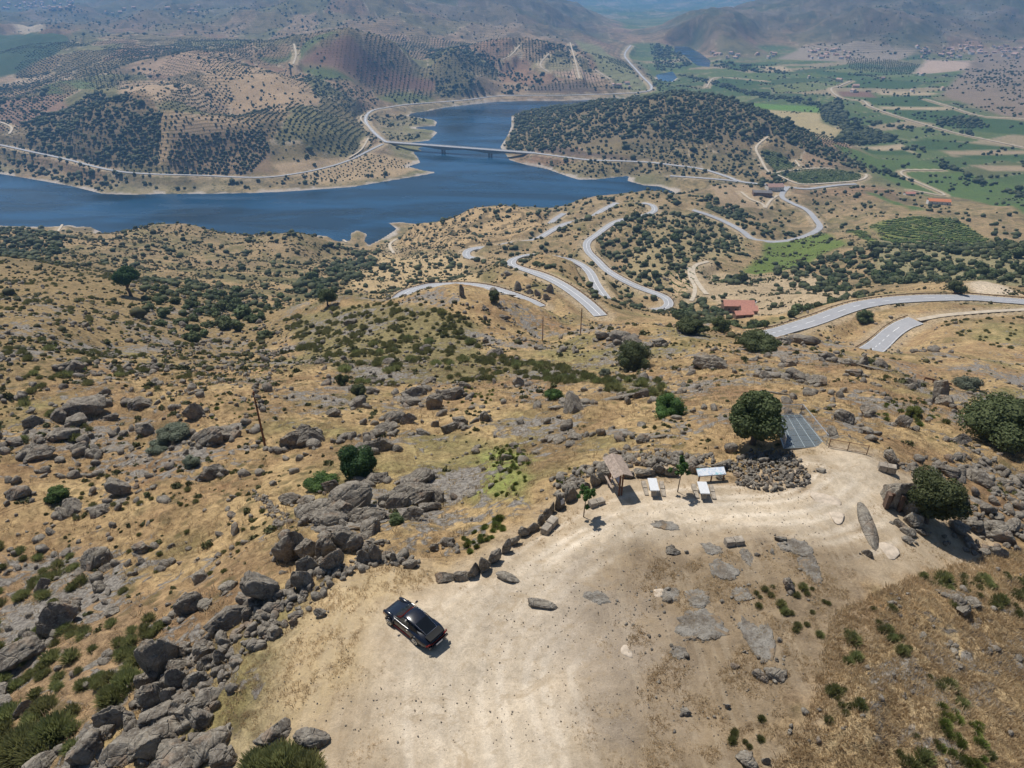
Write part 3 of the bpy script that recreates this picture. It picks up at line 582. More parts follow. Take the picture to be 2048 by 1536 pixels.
# ---- haze: one closed box of thin air round everything, the sky outside
hm = bpy.data.materials.new("haze"); hm.use_nodes = True; t = hm.node_tree; t.nodes.clear()
out = t.nodes.new('ShaderNodeOutputMaterial'); pv = t.nodes.new('ShaderNodeVolumePrincipled'); t.links.new(pv.outputs[0], out.inputs['Volume'])
pv.inputs['Density'].default_value = HAZE = 0.000135; pv.inputs['Color'].default_value = (.26,.55,1.0,1); pv.inputs['Anisotropy'].default_value = 0.35
mb = MB(); hb0, ht0 = float(Zn.min())-1.5, float(Zn.max())+45
mb.box((0, 0, (hb0+ht0)/2), (30000, 30000, ht0-hb0)); ho = mb.build("haze", hm); tag(ho, kind='stuff')
# ------------------------------------------------------------------ templates
import bmesh
def ico(sub):
    bm = bmesh.new(); bmesh.ops.create_icosphere(bm, subdivisions=sub, radius=1)
    V = np.array([v.co[:] for v in bm.verts]); Fc = np.array([[v.index for v in f.verts] for f in bm.faces]); bm.free(); return V, Fc
ICO = {k: ico(k) for k in (1, 2, 3, 4)}
def n3(V, s, sd=0):                     # cheap 3-d noise from 2-d slices
    return (noise(V[:,0]*s+V[:,2]*s*.7, V[:,1]*s-V[:,2]*s*.5, sd)+noise(V[:,1]*s+3.3, V[:,2]*s+V[:,0]*s*.3, sd+7))*.5
def leaves(P, Nn, size, r, narrow=.75, up=0.0):        # a small quad at every point, facing roughly outward
    n = len(P); D = Nn+r.normal(0, .55, (n, 3)); D[:,2] += up; D /= np.linalg.norm(D, axis=1)[:,None]
    A = np.cross(D, r.normal(0, 1, (n, 3))); A /= np.linalg.norm(A, axis=1)[:,None]+1e-9; B = np.cross(D, A)
    s = size*r.uniform(.6, 1.3, (n, 1)); A = A*s; B = B*s*narrow
    V = np.stack([P-A*.5-B*.35, P+A*.4-B*.5, P+A*.55+B*.4, P-A*.4+B*.5], 1).reshape(-1, 3)
    return V, np.arange(4*n).reshape(n, 4)
def crown(seed, nlob, nleaf, leaf, squash=.85, spread=.55, lob=(.38,.6), core=.8, flat=-0.35):
    """lumpy crown about 2 units wide around the origin, made of leaf faces over several lobes"""
    r = np.random.default_rng(seed); L = []
    for i in range(nlob):
        d = r.normal(0, 1, 3); d /= np.linalg.norm(d); rad = r.uniform(*lob)
        c = d*spread*r.uniform(.6, 1.1)*np.array([1, 1, squash]); c[2] = max(c[2], flat); L.append((c, rad))
    P = []; Nn = []
    for c, rad in L:
        k = int(nleaf/nlob); d = r.normal(0, 1, (k, 3)); d /= np.linalg.norm(d, axis=1)[:,None]
        lump = 1+.16*n3(d*2+c, 1.6, seed); q = c+d*(rad*lump*r.uniform(.82, 1.04, k))[:,None]; P.append(q); Nn.append(d)
    P = np.concatenate(P); Nn = np.concatenate(Nn)
    inside = np.zeros(len(P), bool)
    for c, rad in L: inside |= np.linalg.norm(P-c, axis=1) < rad*.72
    P = P[~inside]; Nn = Nn[~inside]
    V, Fc = leaves(P, Nn, leaf, r); cv, cf = ICO[2]; Q = []
    Vs = [V]; Fs = [Fc]; n = len(V)
    for c, rad in L:                    # closed inner body so that no light leaks through the crown
        v = c+cv*rad*core*(1+.12*n3(cv, 3, seed))[:,None]; Vs.append(v); Fs.append(np.c_[cf, cf[:,2]]+n); n += len(v)
    return np.concatenate(Vs), Fs
def quads_mesh(name, V, Fs, mat):       # Fs may hold degenerate quads for triangles
    fl = []
    for F_ in Fs:
        for f in F_.tolist(): fl.append(f[:3] if f[2] == f[3] else f)
    return mesh_from(name, V, fl, mat)
def leafmat(name, dark, light, vary=.5, scale=.6, trans=.25):
    m, t, b = mat_new(name); g = N(t, 'ShaderNodeNewGeometry'); oi = N(t, 'ShaderNodeObjectInfo')
    a = nz(t, g.outputs['Position'], scale, 4, .7); r_ = g.outputs['Random Per Island']
    f = mth(t, 'ADD', mth(t, 'MULTIPLY', ramp(t, a, .3, .7), .6), mth(t, 'MULTIPLY', r_, .4))
    c = mix(t, f, dark, light); hs = N(t, 'ShaderNodeHueSaturation'); t.links.new(c, hs.inputs['Color'])
    t.links.new(mth(t, 'MULTIPLY_ADD', oi.outputs['Random'], vary, 1-vary/2), hs.inputs['Value'])
    t.links.new(mth(t, 'MULTIPLY_ADD', oi.outputs['Random'], .03, .485), hs.inputs['Hue'])
    t.links.new(hs.outputs[0], b.inputs['Base Color']); b.inputs['Roughness'].default_value = .7; b.inputs['Specular IOR Level'].default_value = .2
    tl = N(t, 'ShaderNodeBsdfTranslucent'); t.links.new(hs.outputs[0], tl.inputs[0]); ms = N(t, 'ShaderNodeMixShader'); ms.inputs[0].default_value = trans
    t.links.new(b.outputs[0], ms.inputs[1]); t.links.new(tl.outputs[0], ms.inputs[2]); t.links.new(ms.outputs[0], t.nodes['Material Output'].inputs[0])
    return m
LM_OAK = leafmat("oak_leaves", (.045,.066,.024), (.15,.175,.075), .45)
LM_FAR = leafmat("far_leaves", (.020,.032,.013), (.135,.14,.065), .4, .05)
LM_GREY = leafmat("sage_leaves", (.10,.12,.08), (.22,.24,.17), .3)
LM_BRIGHT = leafmat("bright_leaves", (.035,.075,.018), (.12,.19,.05), .3)
LM_JUN = leafmat("juniper_leaves", (.018,.052,.018), (.07,.14,.045), .2, 1.5)
LM_BROOM = leafmat("broom_stems", (.13,.15,.05), (.31,.31,.13), .5, .25, .5)
LM_YEL = leafmat("fern_leaves", (.10,.14,.03), (.24,.26,.07), .5, .4)
LM_GRASS = leafmat("dry_blades", (.42,.31,.17), (.74,.60,.37), .3, .25, .5)
BARK = simple("bark", (.13,.10,.075), .9, 0, .3, 8, .6)
def trunk(mb, h, r0, seed, limbs=4, top=.35):
    r = random.Random(seed); p = [(0,0,-.3)]; x = y = 0
    for k in range(1, 5):
        x += r.uniform(-.06, .06)*h; y += r.uniform(-.06, .06)*h; p.append((x, y, h*k/4))
    mb.tube(p, [r0*1.35, r0, r0*.85, r0*.7, r0*.5], 8)
    for i in range(limbs):
        a = 2*pi*i/limbs+r.uniform(-.4, .4); l = h*top*r.uniform(.7, 1.2); s = Vector(p[2 if i % 2 else 3])
        mb.tube([s, s+Vector((cos(a)*l*.5, sin(a)*l*.5, l*.5)), s+Vector((cos(a)*l, sin(a)*l, l*1.1))], [r0*.55, r0*.4, r0*.2], 6)
def spot(px, py, fld=None): return np.array((fld or ground).hit(px, py))
def scale_at(p): return float(proj(*p)[2])/1420        # metres per picture pixel at a point
def tree(name, px, py, wpx, hpx, label, cat, mat, seed, group=None, leafn=5000, leaf=.11, trunkh=.45, squash=.9, nlob=20, spread=.68, lob=(.22,.46), mbase=None):
    p = spot(px, py); s = scale_at(p); w = wpx*s/2; H = hpx*s*1.12; e_ = math.atan2(HC-p[2], math.hypot(p[0], p[1]))
    if trunkh < .1: H = max(w*1.6*squash, (hpx*s-1.3*w*sin(e_))/cos(e_)); p = p+np.array([p[0], p[1], 0])/math.hypot(p[0], p[1])*w*.6; p[2] = float(ground.at(p[0], p[1]))-.05
    root = empty(name, tuple(p), random.Random(seed).uniform(0, 6)); tag(root, label, cat, group)
    V, Fs = crown(seed, nlob, int(leafn*2.1), leaf*.66, squash, spread, lob, .66); zs = V[:,2]; V = V/np.quantile(np.abs(V[:,:2]).max(1), .985)*w
    V[:,2] = (zs-zs.min())/(zs.max()-zs.min())*H*(1-trunkh)+H*trunkh
    link("crown", quads_mesh("crown", V, Fs, mat), root)
    mb = MB(); trunk(mb, H*max(trunkh, .25)+H*.15, max(.05, .045*H), seed); mb.build("trunk", BARK, root, True)
    return root
# ------------------------------------------------------------------ hero trees and bushes
tree("oak_tree", 1505, 888, 108, 112, "rounded dark green oak standing beside the glass viewing platform", "tree", LM_OAK, 11, trunkh=.2, leafn=9000, leaf=.10)
tree("oak_tree", 1850, 1044, 108, 108, "wide bushy evergreen leaning over the dome shaped stone hut", "tree", LM_OAK, 12, trunkh=.11, leafn=10000, leaf=.085, squash=.8)
tree("shrub_oak", 2012, 905, 196, 150, "very broad grey green evergreen thicket on the slope right of the stone hut", "shrub", LM_OAK, 13, trunkh=.02, leafn=11000, leaf=.075, squash=.6, nlob=26, spread=.7)
tree("juniper_tree", 716, 962, 76, 84, "dense egg shaped bright green juniper above the cracked rock outcrop", "tree", LM_JUN, 14, trunkh=.0, leafn=9000, leaf=.085, squash=1.3, nlob=22, spread=.5, lob=(.26,.42))
tree("shrub", 645, 982, 62, 36, "low spreading green shrub just left of the egg shaped juniper", "shrub", LM_BRIGHT, 15, trunkh=.0, leafn=3500, leaf=.12, squash=.6)
tree("oak_bush", 1267, 744, 84, 70, "large round dark oak bush alone in golden grass below the hairpin road", "bush", LM_OAK, 16, trunkh=.0, leafn=8000, leaf=.08, squash=.85)
tree("oak_bush", 1336, 832, 64, 58, "fresh green rounded bush with a black shadow right of the flat rock", "bush", LM_BRIGHT, 17, trunkh=.0, leafn=5000, leaf=.09)
tree("oak_bush", 1108, 800, 37, 28, "small round green bush growing out of the broad flat rock", "bush", LM_BRIGHT, 18, trunkh=.0, leafn=3000, leaf=.12)
tree("oak_bush", 686, 772, 26, 34, "small dark upright bush above the stacked boulders", "bush", LM_OAK, 19, trunkh=.0, leafn=2500, leaf=.13)
tree("oak_bush", 718, 793, 34, 26, "dark bush crowning a cracked block of rock", "bush", LM_OAK, 20, trunkh=.0, leafn=2500, leaf=.13)
tree("oak_bush", 1210, 752, 24, 20, "little grey green bush beside the broom band under the round oak bush", "bush", LM_GREY, 21, trunkh=.0, leafn=1800, leaf=.15)
tree("sage_shrub", 350, 885, 66, 46, "silvery green shrub mound left of the telephone pole, upper of a pair", "shrub", LM_GREY, 22, trunkh=.0, leafn=4500, leaf=.1, squash=.6)
tree("sage_shrub", 320, 905, 46, 34, "silvery green shrub mound left of the telephone pole, lower of a pair", "shrub", LM_GREY, 23, trunkh=.0, leafn=3000, leaf=.12, squash=.6)
tree("sage_shrub", 385, 937, 32, 26, "compact silvery bush in front of dark boulders on the left slope", "shrub", LM_GREY, 24, trunkh=.0, leafn=2500, leaf=.13)
tree("shrub", 122, 1008, 46, 30, "round green bush on dry grass at the far left", "shrub", LM_BRIGHT, 25, trunkh=.0, leafn=2500, leaf=.13)
tree("shrub", 793, 1050, 32, 30, "small dark shrub behind the boulder wall above the car", "shrub", LM_OAK, 26, trunkh=.0, leafn=2200, leaf=.14)
tree("pine_tree", 262, 592, 50, 56, "lone wide pine tree with a bare trunk on the left hillside", "tree", LM_JUN, 27, trunkh=.38, leafn=3000, leaf=.13, squash=.55)
tree("oak_tree", 656, 612, 38, 36, "dark tree on the crest just left of the road bend", "tree", LM_OAK, 28, trunkh=.2, leafn=2500, leaf=.14)
tree("oak_tree", 1382, 672, 66, 44, "broad dark oak on the brow, leftmost of two left of the farm", "tree", LM_OAK, 29, trunkh=.0, leafn=5000, leaf=.1, squash=.6)
tree("oak_tree", 1440, 664, 46, 40, "dark oak on the brow just below the red roofed farm", "tree", LM_OAK, 30, trunkh=.0, leafn=4000, leaf=.11)
tree("shrub_oak", 1515, 702, 84, 40, "long grey green thicket beside the lower end of the straight road", "shrub", LM_OAK, 31, trunkh=.0, leafn=6000, leaf=.085, squash=.55, nlob=24, spread=.7)
tree("oak_bush", 1727, 648, 36, 24, "round bush between the two roads on the right", "bush", LM_OAK, 32, trunkh=.0, leafn=3000, leaf=.12)
tree("oak_bush", 988, 606, 24, 28, "dark bush beside the nearest road bend", "bush", LM_OAK, 33, trunkh=.0, leafn=2200, leaf=.14)
tree("oak_bush", 1930, 778, 54, 26, "grey green bush behind the tall standing stone", "bush", LM_GREY, 34, trunkh=.0, leafn=3000, leaf=.12, squash=.6)
tree("shrub", 1825, 838, 36, 26, "bright yellow green bush below the standing stone", "shrub", LM_YEL, 35, trunkh=.0, leafn=2500, leaf=.13)
tree("oak_bush", 1910, 588, 36, 26, "dark bush beside the pale lay-by at the right end of the road", "bush", LM_OAK, 36, trunkh=.0, leafn=2000, leaf=.14)
for k, (px, py, hp, wp, lab) in enumerate(((1167,1034,58,32,"young leafy sapling beside the stone block bench"), (1355,984,60,26,"young thin stemmed sapling between the two picnic tables"))):
    p = spot(px, py); s = scale_at(p); H = hp*s/cos(radians(36)); root = empty("sapling_tree", tuple(p)); tag(root, lab, "tree", "young trees planted on the viewpoint")
    mb = MB(); mb.tube([(0,0,-.1), (.03,.0,H*.35), (.10,.05,H*.62), (.12,.05,H*.9)], [.045,.035,.03,.012], 7)
    for a in range(4): mb.tube([(.08,.04,H*.55), (.08+cos(a*1.6)*.35, .04+sin(a*1.6)*.35, H*.8)], [.018,.008], 5)
    mb.build("trunk", BARK, root, True)
    r = np.random.default_rng(60+k); c = []; 
    for j in range(24): 
        q = np.array([.1, .05, H*.80])+r.normal(0, .27, 3)*wp*s*np.array([1.1, 1.1, .95]); d = r.normal(0, 1, (60, 3)); d /= np.linalg.norm(d, axis=1)[:,None]; c.append((q+d*.17*r.uniform(.3, 1.1, (60, 1)), d))
    V, Fc = leaves(np.concatenate([a for a, _ in c]), np.concatenate([d for _, d in c]), .15, r)
    link("crown", mesh_from("crown", V, Fc, LM_BRIGHT), root)
# ------------------------------------------------------------------ scattered woods, groves and bushes
def far_tree(seed, sub):
    r = np.random.default_rng(seed); V, Fc = ICO[sub]; V = V.copy()
    V = V*(1+.55*n3(V*1.1+seed, 1.3, seed)+r.normal(0, .06, len(V)))[:,None]; V[:,2] = V[:,2]*.62+.52
    return V, Fc
def mid_tree(seed):
    V, Fs = crown(seed, 9, 620, .24, .8, .5, (.36,.56), .82); V[:,2] = V[:,2]*.72; V[:,2] -= V[:,2].min()-.10
    w = np.abs(V[:,:2]).max(); return V/w, Fs
FT = [far_tree(s, 2) for s in range(3)]+[far_tree(s, 1) for s in range(10, 14)]
VEG = """7 5 8 .02 0|1030 225;1110 212;1200 203;1350 188;1430 192;1500 212;1640 285;1850 368;1700 335;1560 280;1400 290;1200 280;1100 303;1005 310;1015 270
8 3 7 .0 0|1085 325;1150 318;1300 328;1420 342;1400 352;1260 350;1180 354;1120 342
11 4 7 .1 0|1100 300;1250 285;1400 290;1560 285;1700 340;1560 332;1480 355;1400 332;1200 318
7 5.5 8.5 .0 0|50 250;200 188;270 198;325 225;312 330;200 325;60 295
7 5 6.5 .0 1|340 275;440 262;530 255;545 345;335 345
7 5 6.5 .0 1|250 225;325 228;315 330;230 320
14 3 6 .1 0|530 235;700 258;738 300;650 316;545 325
8.5 5 8 .1 0|-30 298;130 322;210 342;280 352;205 383;60 352;-30 345
8.5 5 8 .2 0|280 356;520 362;600 352;640 366;520 379;300 384
9 4 7 .2 0|600 365;790 347;800 353;640 373
8 2.4 3.4 .0 1|600 350;735 308;820 324;850 340;640 364
14 3 5 .2 0|430 200;640 210;720 258;530 236;430 235
26 3 5 .0 0|235 165;330 160;430 200;400 215;320 210;240 185
24 3 5 .0 0|400 160;500 130;590 140;640 205;560 225;430 190
10 4 6 .1 0|560 140;640 150;740 175;762 200;700 230;640 205
8.5 5 8 .1 0|860 95;940 90;1000 120;1010 150;940 140;870 130;850 110
8 5 8 .1 0|870 158;930 150;985 188;930 189;870 196
9.5 5 8 .2 0|1010 130;1080 150;1120 160;1040 187;1000 185
11 5 8 .2 0|1060 85;1150 95;1190 150;1120 110;1060 110
8.5 3 6 .1 0|748 224;815 230;858 244;810 254;750 250
8.5 3 6 .1 0|760 262;858 266;830 279;780 280
6.5 8 11 .0 0|1640 215;1680 200;1690 225;1700 250;1750 262;1790 278;1780 285;1665 284;1690 262;1645 240
8 6 9 .1 0|1340 150;1430 172;1500 192;1640 216;1640 204;1500 183;1420 160
9 6 9 .2 0|1380 124;1480 144;1600 152;1560 141;1430 124
12 6 10 .1 0|1300 88;1345 95;1385 130;1345 142;1310 140
7.5 6 9 .2 0|1690 238;1780 246;1870 264;1940 264;1990 272;1900 272;1740 252
8 6 9 .1 0|1870 240;1940 233;1990 258;1880 256
8 6 9 .2 0|1800 280;1850 303;1900 328;1960 352;2060 388;2060 402;1940 362;1860 328;1790 292
9 6 10 .1 0|1485 350;1550 348;1562 370;1500 376
7 2.8 5.5 .05 0|1190 480;1240 440;1330 425;1420 435;1470 470;1500 500;1420 520;1395 545;1330 588;1250 550
6 4 7 .1 0|1380 395;1480 420;1560 475;1620 460;1590 480;1500 472;1420 425
15 3 5 .0 0|1480 400;1560 400;1620 440;1560 460
13 3 5 .1 0|1620 380;1700 380;1780 420;1700 470;1650 470;1630 420
6.5 4 7 .14 0|1400 545;1520 550;1640 520;1760 500;1900 490;2060 480;2060 575;1900 572;1760 575;1700 590;1560 560;1480 572
14 3 6 .1 0|1990 440;2060 470;2060 500;1900 500;1760 505;1780 492;1980 475
6.2 3 6 .1 0|1365 590;1450 595;1440 640;1560 645;1600 620;1720 585;1740 600;1540 662;1450 662;1360 640
13 2.5 5 .1 0|945 520;1100 460;1200 435;1290 430;1330 600;1220 622;1100 560;1030 560
13 2 4 .1 0|200 480;340 455;600 465;700 480;720 520;600 560;450 560;300 550;150 520
5.5 3 6 .1 0|560 590;640 540;720 500;765 500;720 560;640 590
6 2.5 5 .1 0|290 560;450 580;560 600;540 680;430 660;380 690;290 640
6 2.5 5 .0 0|-30 470;150 478;120 525;-30 525
10 2 4 .1 0|690 540;930 515;950 560;820 575;690 590
13 3 5 .1 0|940 425;1160 400;1250 385;1380 400;1330 430;1200 430;1000 440
9 3 4 .0 1|200 100;450 74;560 100;500 126;380 106;250 130
9 3 4 .0 1|160 140;240 130;260 160;200 180;170 165
9 3 4 .0 1|700 62;800 74;832 112;760 92
9 3 4 .0 1|830 80;905 92;870 100;820 95
9 3 4 .0 1|1690 115;1850 120;1820 150;1700 140
10 3 5 .1 0|1560 225;1660 230;1640 215
12 4 7 .15 0|-30 155;110 165;80 240;-30 240
9 3 4 .0 1|1430 328;1520 345;1490 352;1420 345
24 5 9 .2 0|1600 95;2040 100;2040 135;1850 120;1650 116
16 4 7 .2 0|1900 140;2060 130;2060 240;1990 225
18 5 8 .2 0|-30 20;500 10;800 60;600 66;400 75;200 90;-30 70
26 4 7 .2 0|600 20;1000 10;1150 90;900 80;700 60
26 4 7 .2 0|1640 60;1830 5;2040 20;2040 95;1750 90
9 3 5 .2 0|1300 150;1340 165;1400 185;1330 185;1300 175
15 2.5 4.5 .1 0|560 340;760 320;800 350;600 360
9 1.8 3 .0 1|1335 530;1400 535;1384 596;1345 590
11 2 3.5 .0 0|834 440;1090 440;1083 465;953 500;851 504;793 482"""
TX = []; r = np.random.default_rng(3)
for k, ln in enumerate(VEG.split('\n')):
    h, P = ln.split('|'); sp, s0, s1, thr, row = map(float, h.split()); P = [tuple(map(float, q.split())) for q in P.split(';')]
    w = wpoly(P, base); lo, hi = w.min(0), w.max(0)
    gx, gy = np.meshgrid(np.arange(lo[0], hi[0], sp), np.arange(lo[1], hi[1], sp)); gx = gx.ravel(); gy = gy.ravel()
    j = .20 if row else .48; gx = gx+r.uniform(-j, j, gx.shape)*sp; gy = gy+r.uniform(-j, j, gy.shape)*sp
    if row:                             # rows turned to follow the slope roughly
        a = .5+k; cx, cy = w.mean(0); ux = (gx-cx)*cos(a)-(gy-cy)*sin(a)+cx; uy = (gx-cx)*sin(a)+(gy-cy)*cos(a)+cy; gx, gy = ux, uy
    q = pip(w, gx, gy) & (r.uniform(0, 1, gx.shape) > .12) & (fbm(gx/(sp*4), gy/(sp*4), 3, 200+k) > thr*2.2-.42+(0 if not row else -1)); gx, gy = gx[q], gy[q]
    TX.append(np.stack([gx, gy, r.uniform(s0, s1, len(gx))*(1 if row else np.exp(r.normal(-.12, .30, len(gx))))], 1))
# thin general scatter over the whole mid and far land
gx = r.uniform(-900, 900, 9000); gy = r.uniform(330, 2400, 9000); q = (np.hypot(gx, gy) > 300) & (np.abs(np.arctan2(gx, gy)) < .8) & (fbm(gx/70, gy/70, 3, 300) > .02+.35*((base.at(gx, gy) < 13) & (gy > 900)))
TX.append(np.stack([gx[q], gy[q], r.uniform(1.8, 4.5, q.sum())*(1+np.hypot(gx[q], gy[q])/2600)], 1))
gx, gy = np.meshgrid(np.arange(-1500, 1700, 9.), np.arange(900, 2500, 9.)); gx = gx.ravel()+r.uniform(-.8, .8, gx.size); gy = gy.ravel()+r.uniform(-.8, .8, gy.size)
h_, e_ = hillcell(gx, gy); zb_ = base.at(gx, gy); q = ((h_*37) % 1 > .45) & (e_ > .04) & (zb_ > 16) & (np.hypot(gx, gy) > 1150) & (np.hypot(gx, gy) < 2500) & (np.abs(np.arctan2(gx, gy)) < .72); sz_ = 2.0+2.2*((h_*71) % 1)
TX.append(np.stack([gx[q], gy[q], sz_[q]*r.uniform(.8, 1.2, q.sum())], 1))
h_, e_ = fieldcell(gx, gy); q = (e_ < .055) & ((h_*17) % 1 > .45) & (zb_ > 2) & (zb_ < 14) & (gx > 200) & (np.abs(np.arctan2(gx, gy)) < .72); TX.append(np.stack([gx[q], gy[q], r.uniform(3, 8, q.sum())], 1))
TX = np.concatenate(TX)
wd = wsd(TX[:,0], TX[:,1]); rd = bilerp(RD, AZ, LR, np.arctan2(TX[:,0], TX[:,1]), np.log(np.hypot(TX[:,0], TX[:,1])))
TX = TX[(wd > 5+TX[:,2]*.4) & (rd > TX[:,2]*.42+.6)]
tz = ground.at(TX[:,0], TX[:,1]); sn = seen(TX[:,0], TX[:,1], tz+TX[:,2]*.8); TX = TX[sn]; tz = tz[sn]
px_, py_, dep = proj(TX[:,0], TX[:,1], tz); app = TX[:,2]*1420/dep
order = np.argsort(-app); NIND = 290
LMK = [((560,620),"left gully"),((420,520),"tan slope above left cove"),((1120,540),"among hairpin bends"),((1360,490),"wooded slope right of hairpins"),((1440,620),"round the red roofed farm"),((1650,560),"belt behind the farm"),((1900,530),"belt above right hand road"),((1500,450),"hollow below road junction"),((820,550),"slope behind nearest bend"),((1250,600),"by the tightest hairpin")]
mids = [quads_mesh("holm_oak", *mid_tree(100+i), LM_OAK) for i in range(6)]
GRP = {}
for i in order[:NIND]:
    x, y, d = TX[i]; o = bpy.data.objects.new("holm_oak", mids[i % 6]); COL.objects.link(o)
    o.location = (x, y, tz[i]-.1*d); s = d/2; o.scale = (s, s*r.uniform(.85, 1.15), s*r.uniform(.9, 1.35)); o.rotation_euler = (0, 0, r.uniform(0, 6.3))
    k = min(range(len(LMK)), key=lambda q: (LMK[q][0][0]-px_[i])**2+(2*(LMK[q][0][1]-py_[i]))**2)
    GRP.setdefault(k, []).append((o, px_[i], py_[i]))
for k, L in GRP.items(): ordlabel(L, "dark holm oak", LMK[k][1], "tree")
rest = order[NIND:]
def merge(name, T, ids, mat, **kw):
    Vs = []; Fs = []; n = 0; dist = np.hypot(ids[:,0], ids[:,1])
    grp = np.where((dist < 900) & (ids[:,3] > 2.6), r.integers(0, 3, len(ids)), 3+r.integers(0, 4, len(ids)))
    if name == 'low_bushes': grp = r.integers(0, 4, len(ids))
    for g_ in range(7):
        S = ids[grp == g_]
        if not len(S): continue
        V, Fc = T[g_]; a = r.uniform(0, 6.28, len(S)); s = S[:,3]/2
        ca2, sa2 = np.cos(a)[:,None], np.sin(a)[:,None]; hz = (s*r.uniform(.8, 1.4, len(s)))[:,None]
        X = (V[:,0]*ca2-V[:,1]*sa2)*s[:,None]+S[:,0:1]; Y = (V[:,0]*sa2+V[:,1]*ca2)*s[:,None]+S[:,1:2]; Z = V[:,2]*hz+S[:,2:3]
        Vs.append(np.stack([X, Y, Z], -1).reshape(-1, 3)); Fs.append((Fc[None]+(np.arange(len(S))*len(V))[:,None,None]+n).reshape(-1, 3)); n += len(S)*len(V)
    o = link(name, mesh_from(name, np.concatenate(Vs), np.concatenate(Fs), mat)); tag(o, **kw); return o
ids = np.c_[TX[rest,:2], tz[rest], TX[rest,2]]
merge("woodland", FT, ids, LM_FAR, kind='stuff', label="dark evergreen woods and groves covering the far hills and valley", cat="woodland")
print("trees", len(TX), "merged", len(ids))

# low scrub between the trees, and the trained rows of the nearer vineyards
LM_SCRUB = leafmat("scrub_leaves", (.040,.048,.018), (.15,.14,.062), .5, .12); LM_VINE = leafmat("vine_leaves", (.07,.11,.028), (.15,.20,.06), .3, .2)
n_ = 36000; a_ = r.uniform(-.74, .74, n_); R1 = np.sqrt(r.uniform(130**2, 780**2, n_)); gx = np.sin(a_)*R1; gy = np.cos(a_)*R1
q = fbm(gx/22, gy/22, 4, 310) > .10+.14*sm(-40, 120, gx)*(R1 < 330)-.17*sm(0, -60, gx); q &= sdf(PLW, gx, gy, 8) > 5; gx, gy = gx[q], gy[q]; sz_ = np.exp(r.normal(.15, .42, len(gx)))*(.7+.45*sm(150, 500, np.hypot(gx, gy)))
wd = wsd(gx, gy); rd = bilerp(RD, AZ, LR, np.arctan2(gx, gy), np.log(np.hypot(gx, gy))); q = (wd > 5) & (rd > sz_*.5+.6); gx, gy, sz_ = gx[q], gy[q], sz_[q]
z_s = ground.at(gx, gy); q = seen(gx, gy, z_s+sz_*.6); merge("low_scrub", FT, np.c_[gx[q], gy[q], z_s[q]-.12*sz_[q], sz_[q]], LM_SCRUB, kind='stuff', label="low olive and brown scrub dotting the middle slopes", cat="scrub")
n_ = 15000; a_ = r.uniform(-.74, .74, n_); R1 = np.sqrt(r.uniform(40**2, 175**2, n_)); gx = np.sin(a_)*R1; gy = np.cos(a_)*R1
q = (fbm(gx/9, gy/9, 4, 350) > .14-.20*sm(10, -50, gx)) & (sdf(PLW, gx, gy, 5) > 1.2); gx, gy = gx[q], gy[q]; sz_ = np.clip(np.exp(r.normal(-.75, .5, len(gx))), .2, 1.6)*(.8+.5*sm(60, 150, np.hypot(gx, gy)))
z_s = ground.at(gx, gy); q = seen(gx, gy, z_s+.3); gx, gy, sz_, z_s = gx[q], gy[q], sz_[q], z_s[q]; q = r.uniform(0, 1, len(gx)) < .5; gx, gy, sz_, z_s = gx[q], gy[q], sz_[q], z_s[q]
V_, F_ = [], []; nn = 0
for g_ in range(5):
    ii = np.arange(len(gx))[g_::5]; rr_ = np.random.default_rng(40+g_); k_ = 70; d = rr_.normal(0, 1, (k_, 3)); d[:,2] = np.abs(d[:,2]); d /= np.linalg.norm(d, axis=1)[:,None]
    lv, lf = leaves(d*rr_.uniform(.25, .55, (k_, 1))*np.array([1, 1, .8]), d, .30, rr_); a = rr_.uniform(0, 6.28, len(ii))[:,None]; s_ = sz_[ii][:,None]
    V_.append(np.stack([(lv[:,0]*np.cos(a)-lv[:,1]*np.sin(a)*.7)*s_+gx[ii][:,None], (lv[:,0]*np.sin(a)+lv[:,1]*np.cos(a)*.7)*s_+gy[ii][:,None], lv[:,2]*s_*rr_.uniform(.6, 1.3, (len(ii), 1))+z_s[ii][:,None]], -1).reshape(-1, 3))
    F_.append((lf[None]+(np.arange(len(ii))*len(lv))[:,None,None]+nn).reshape(-1, 4)); nn += len(ii)*len(lv)
o = link("low_bushes", mesh_from("low_bushes", np.concatenate(V_), np.concatenate(F_), LM_SCRUB)); tag(o, "small dull green and brown scrub tufts on the near slopes", "scrub", kind='stuff')
VI = []
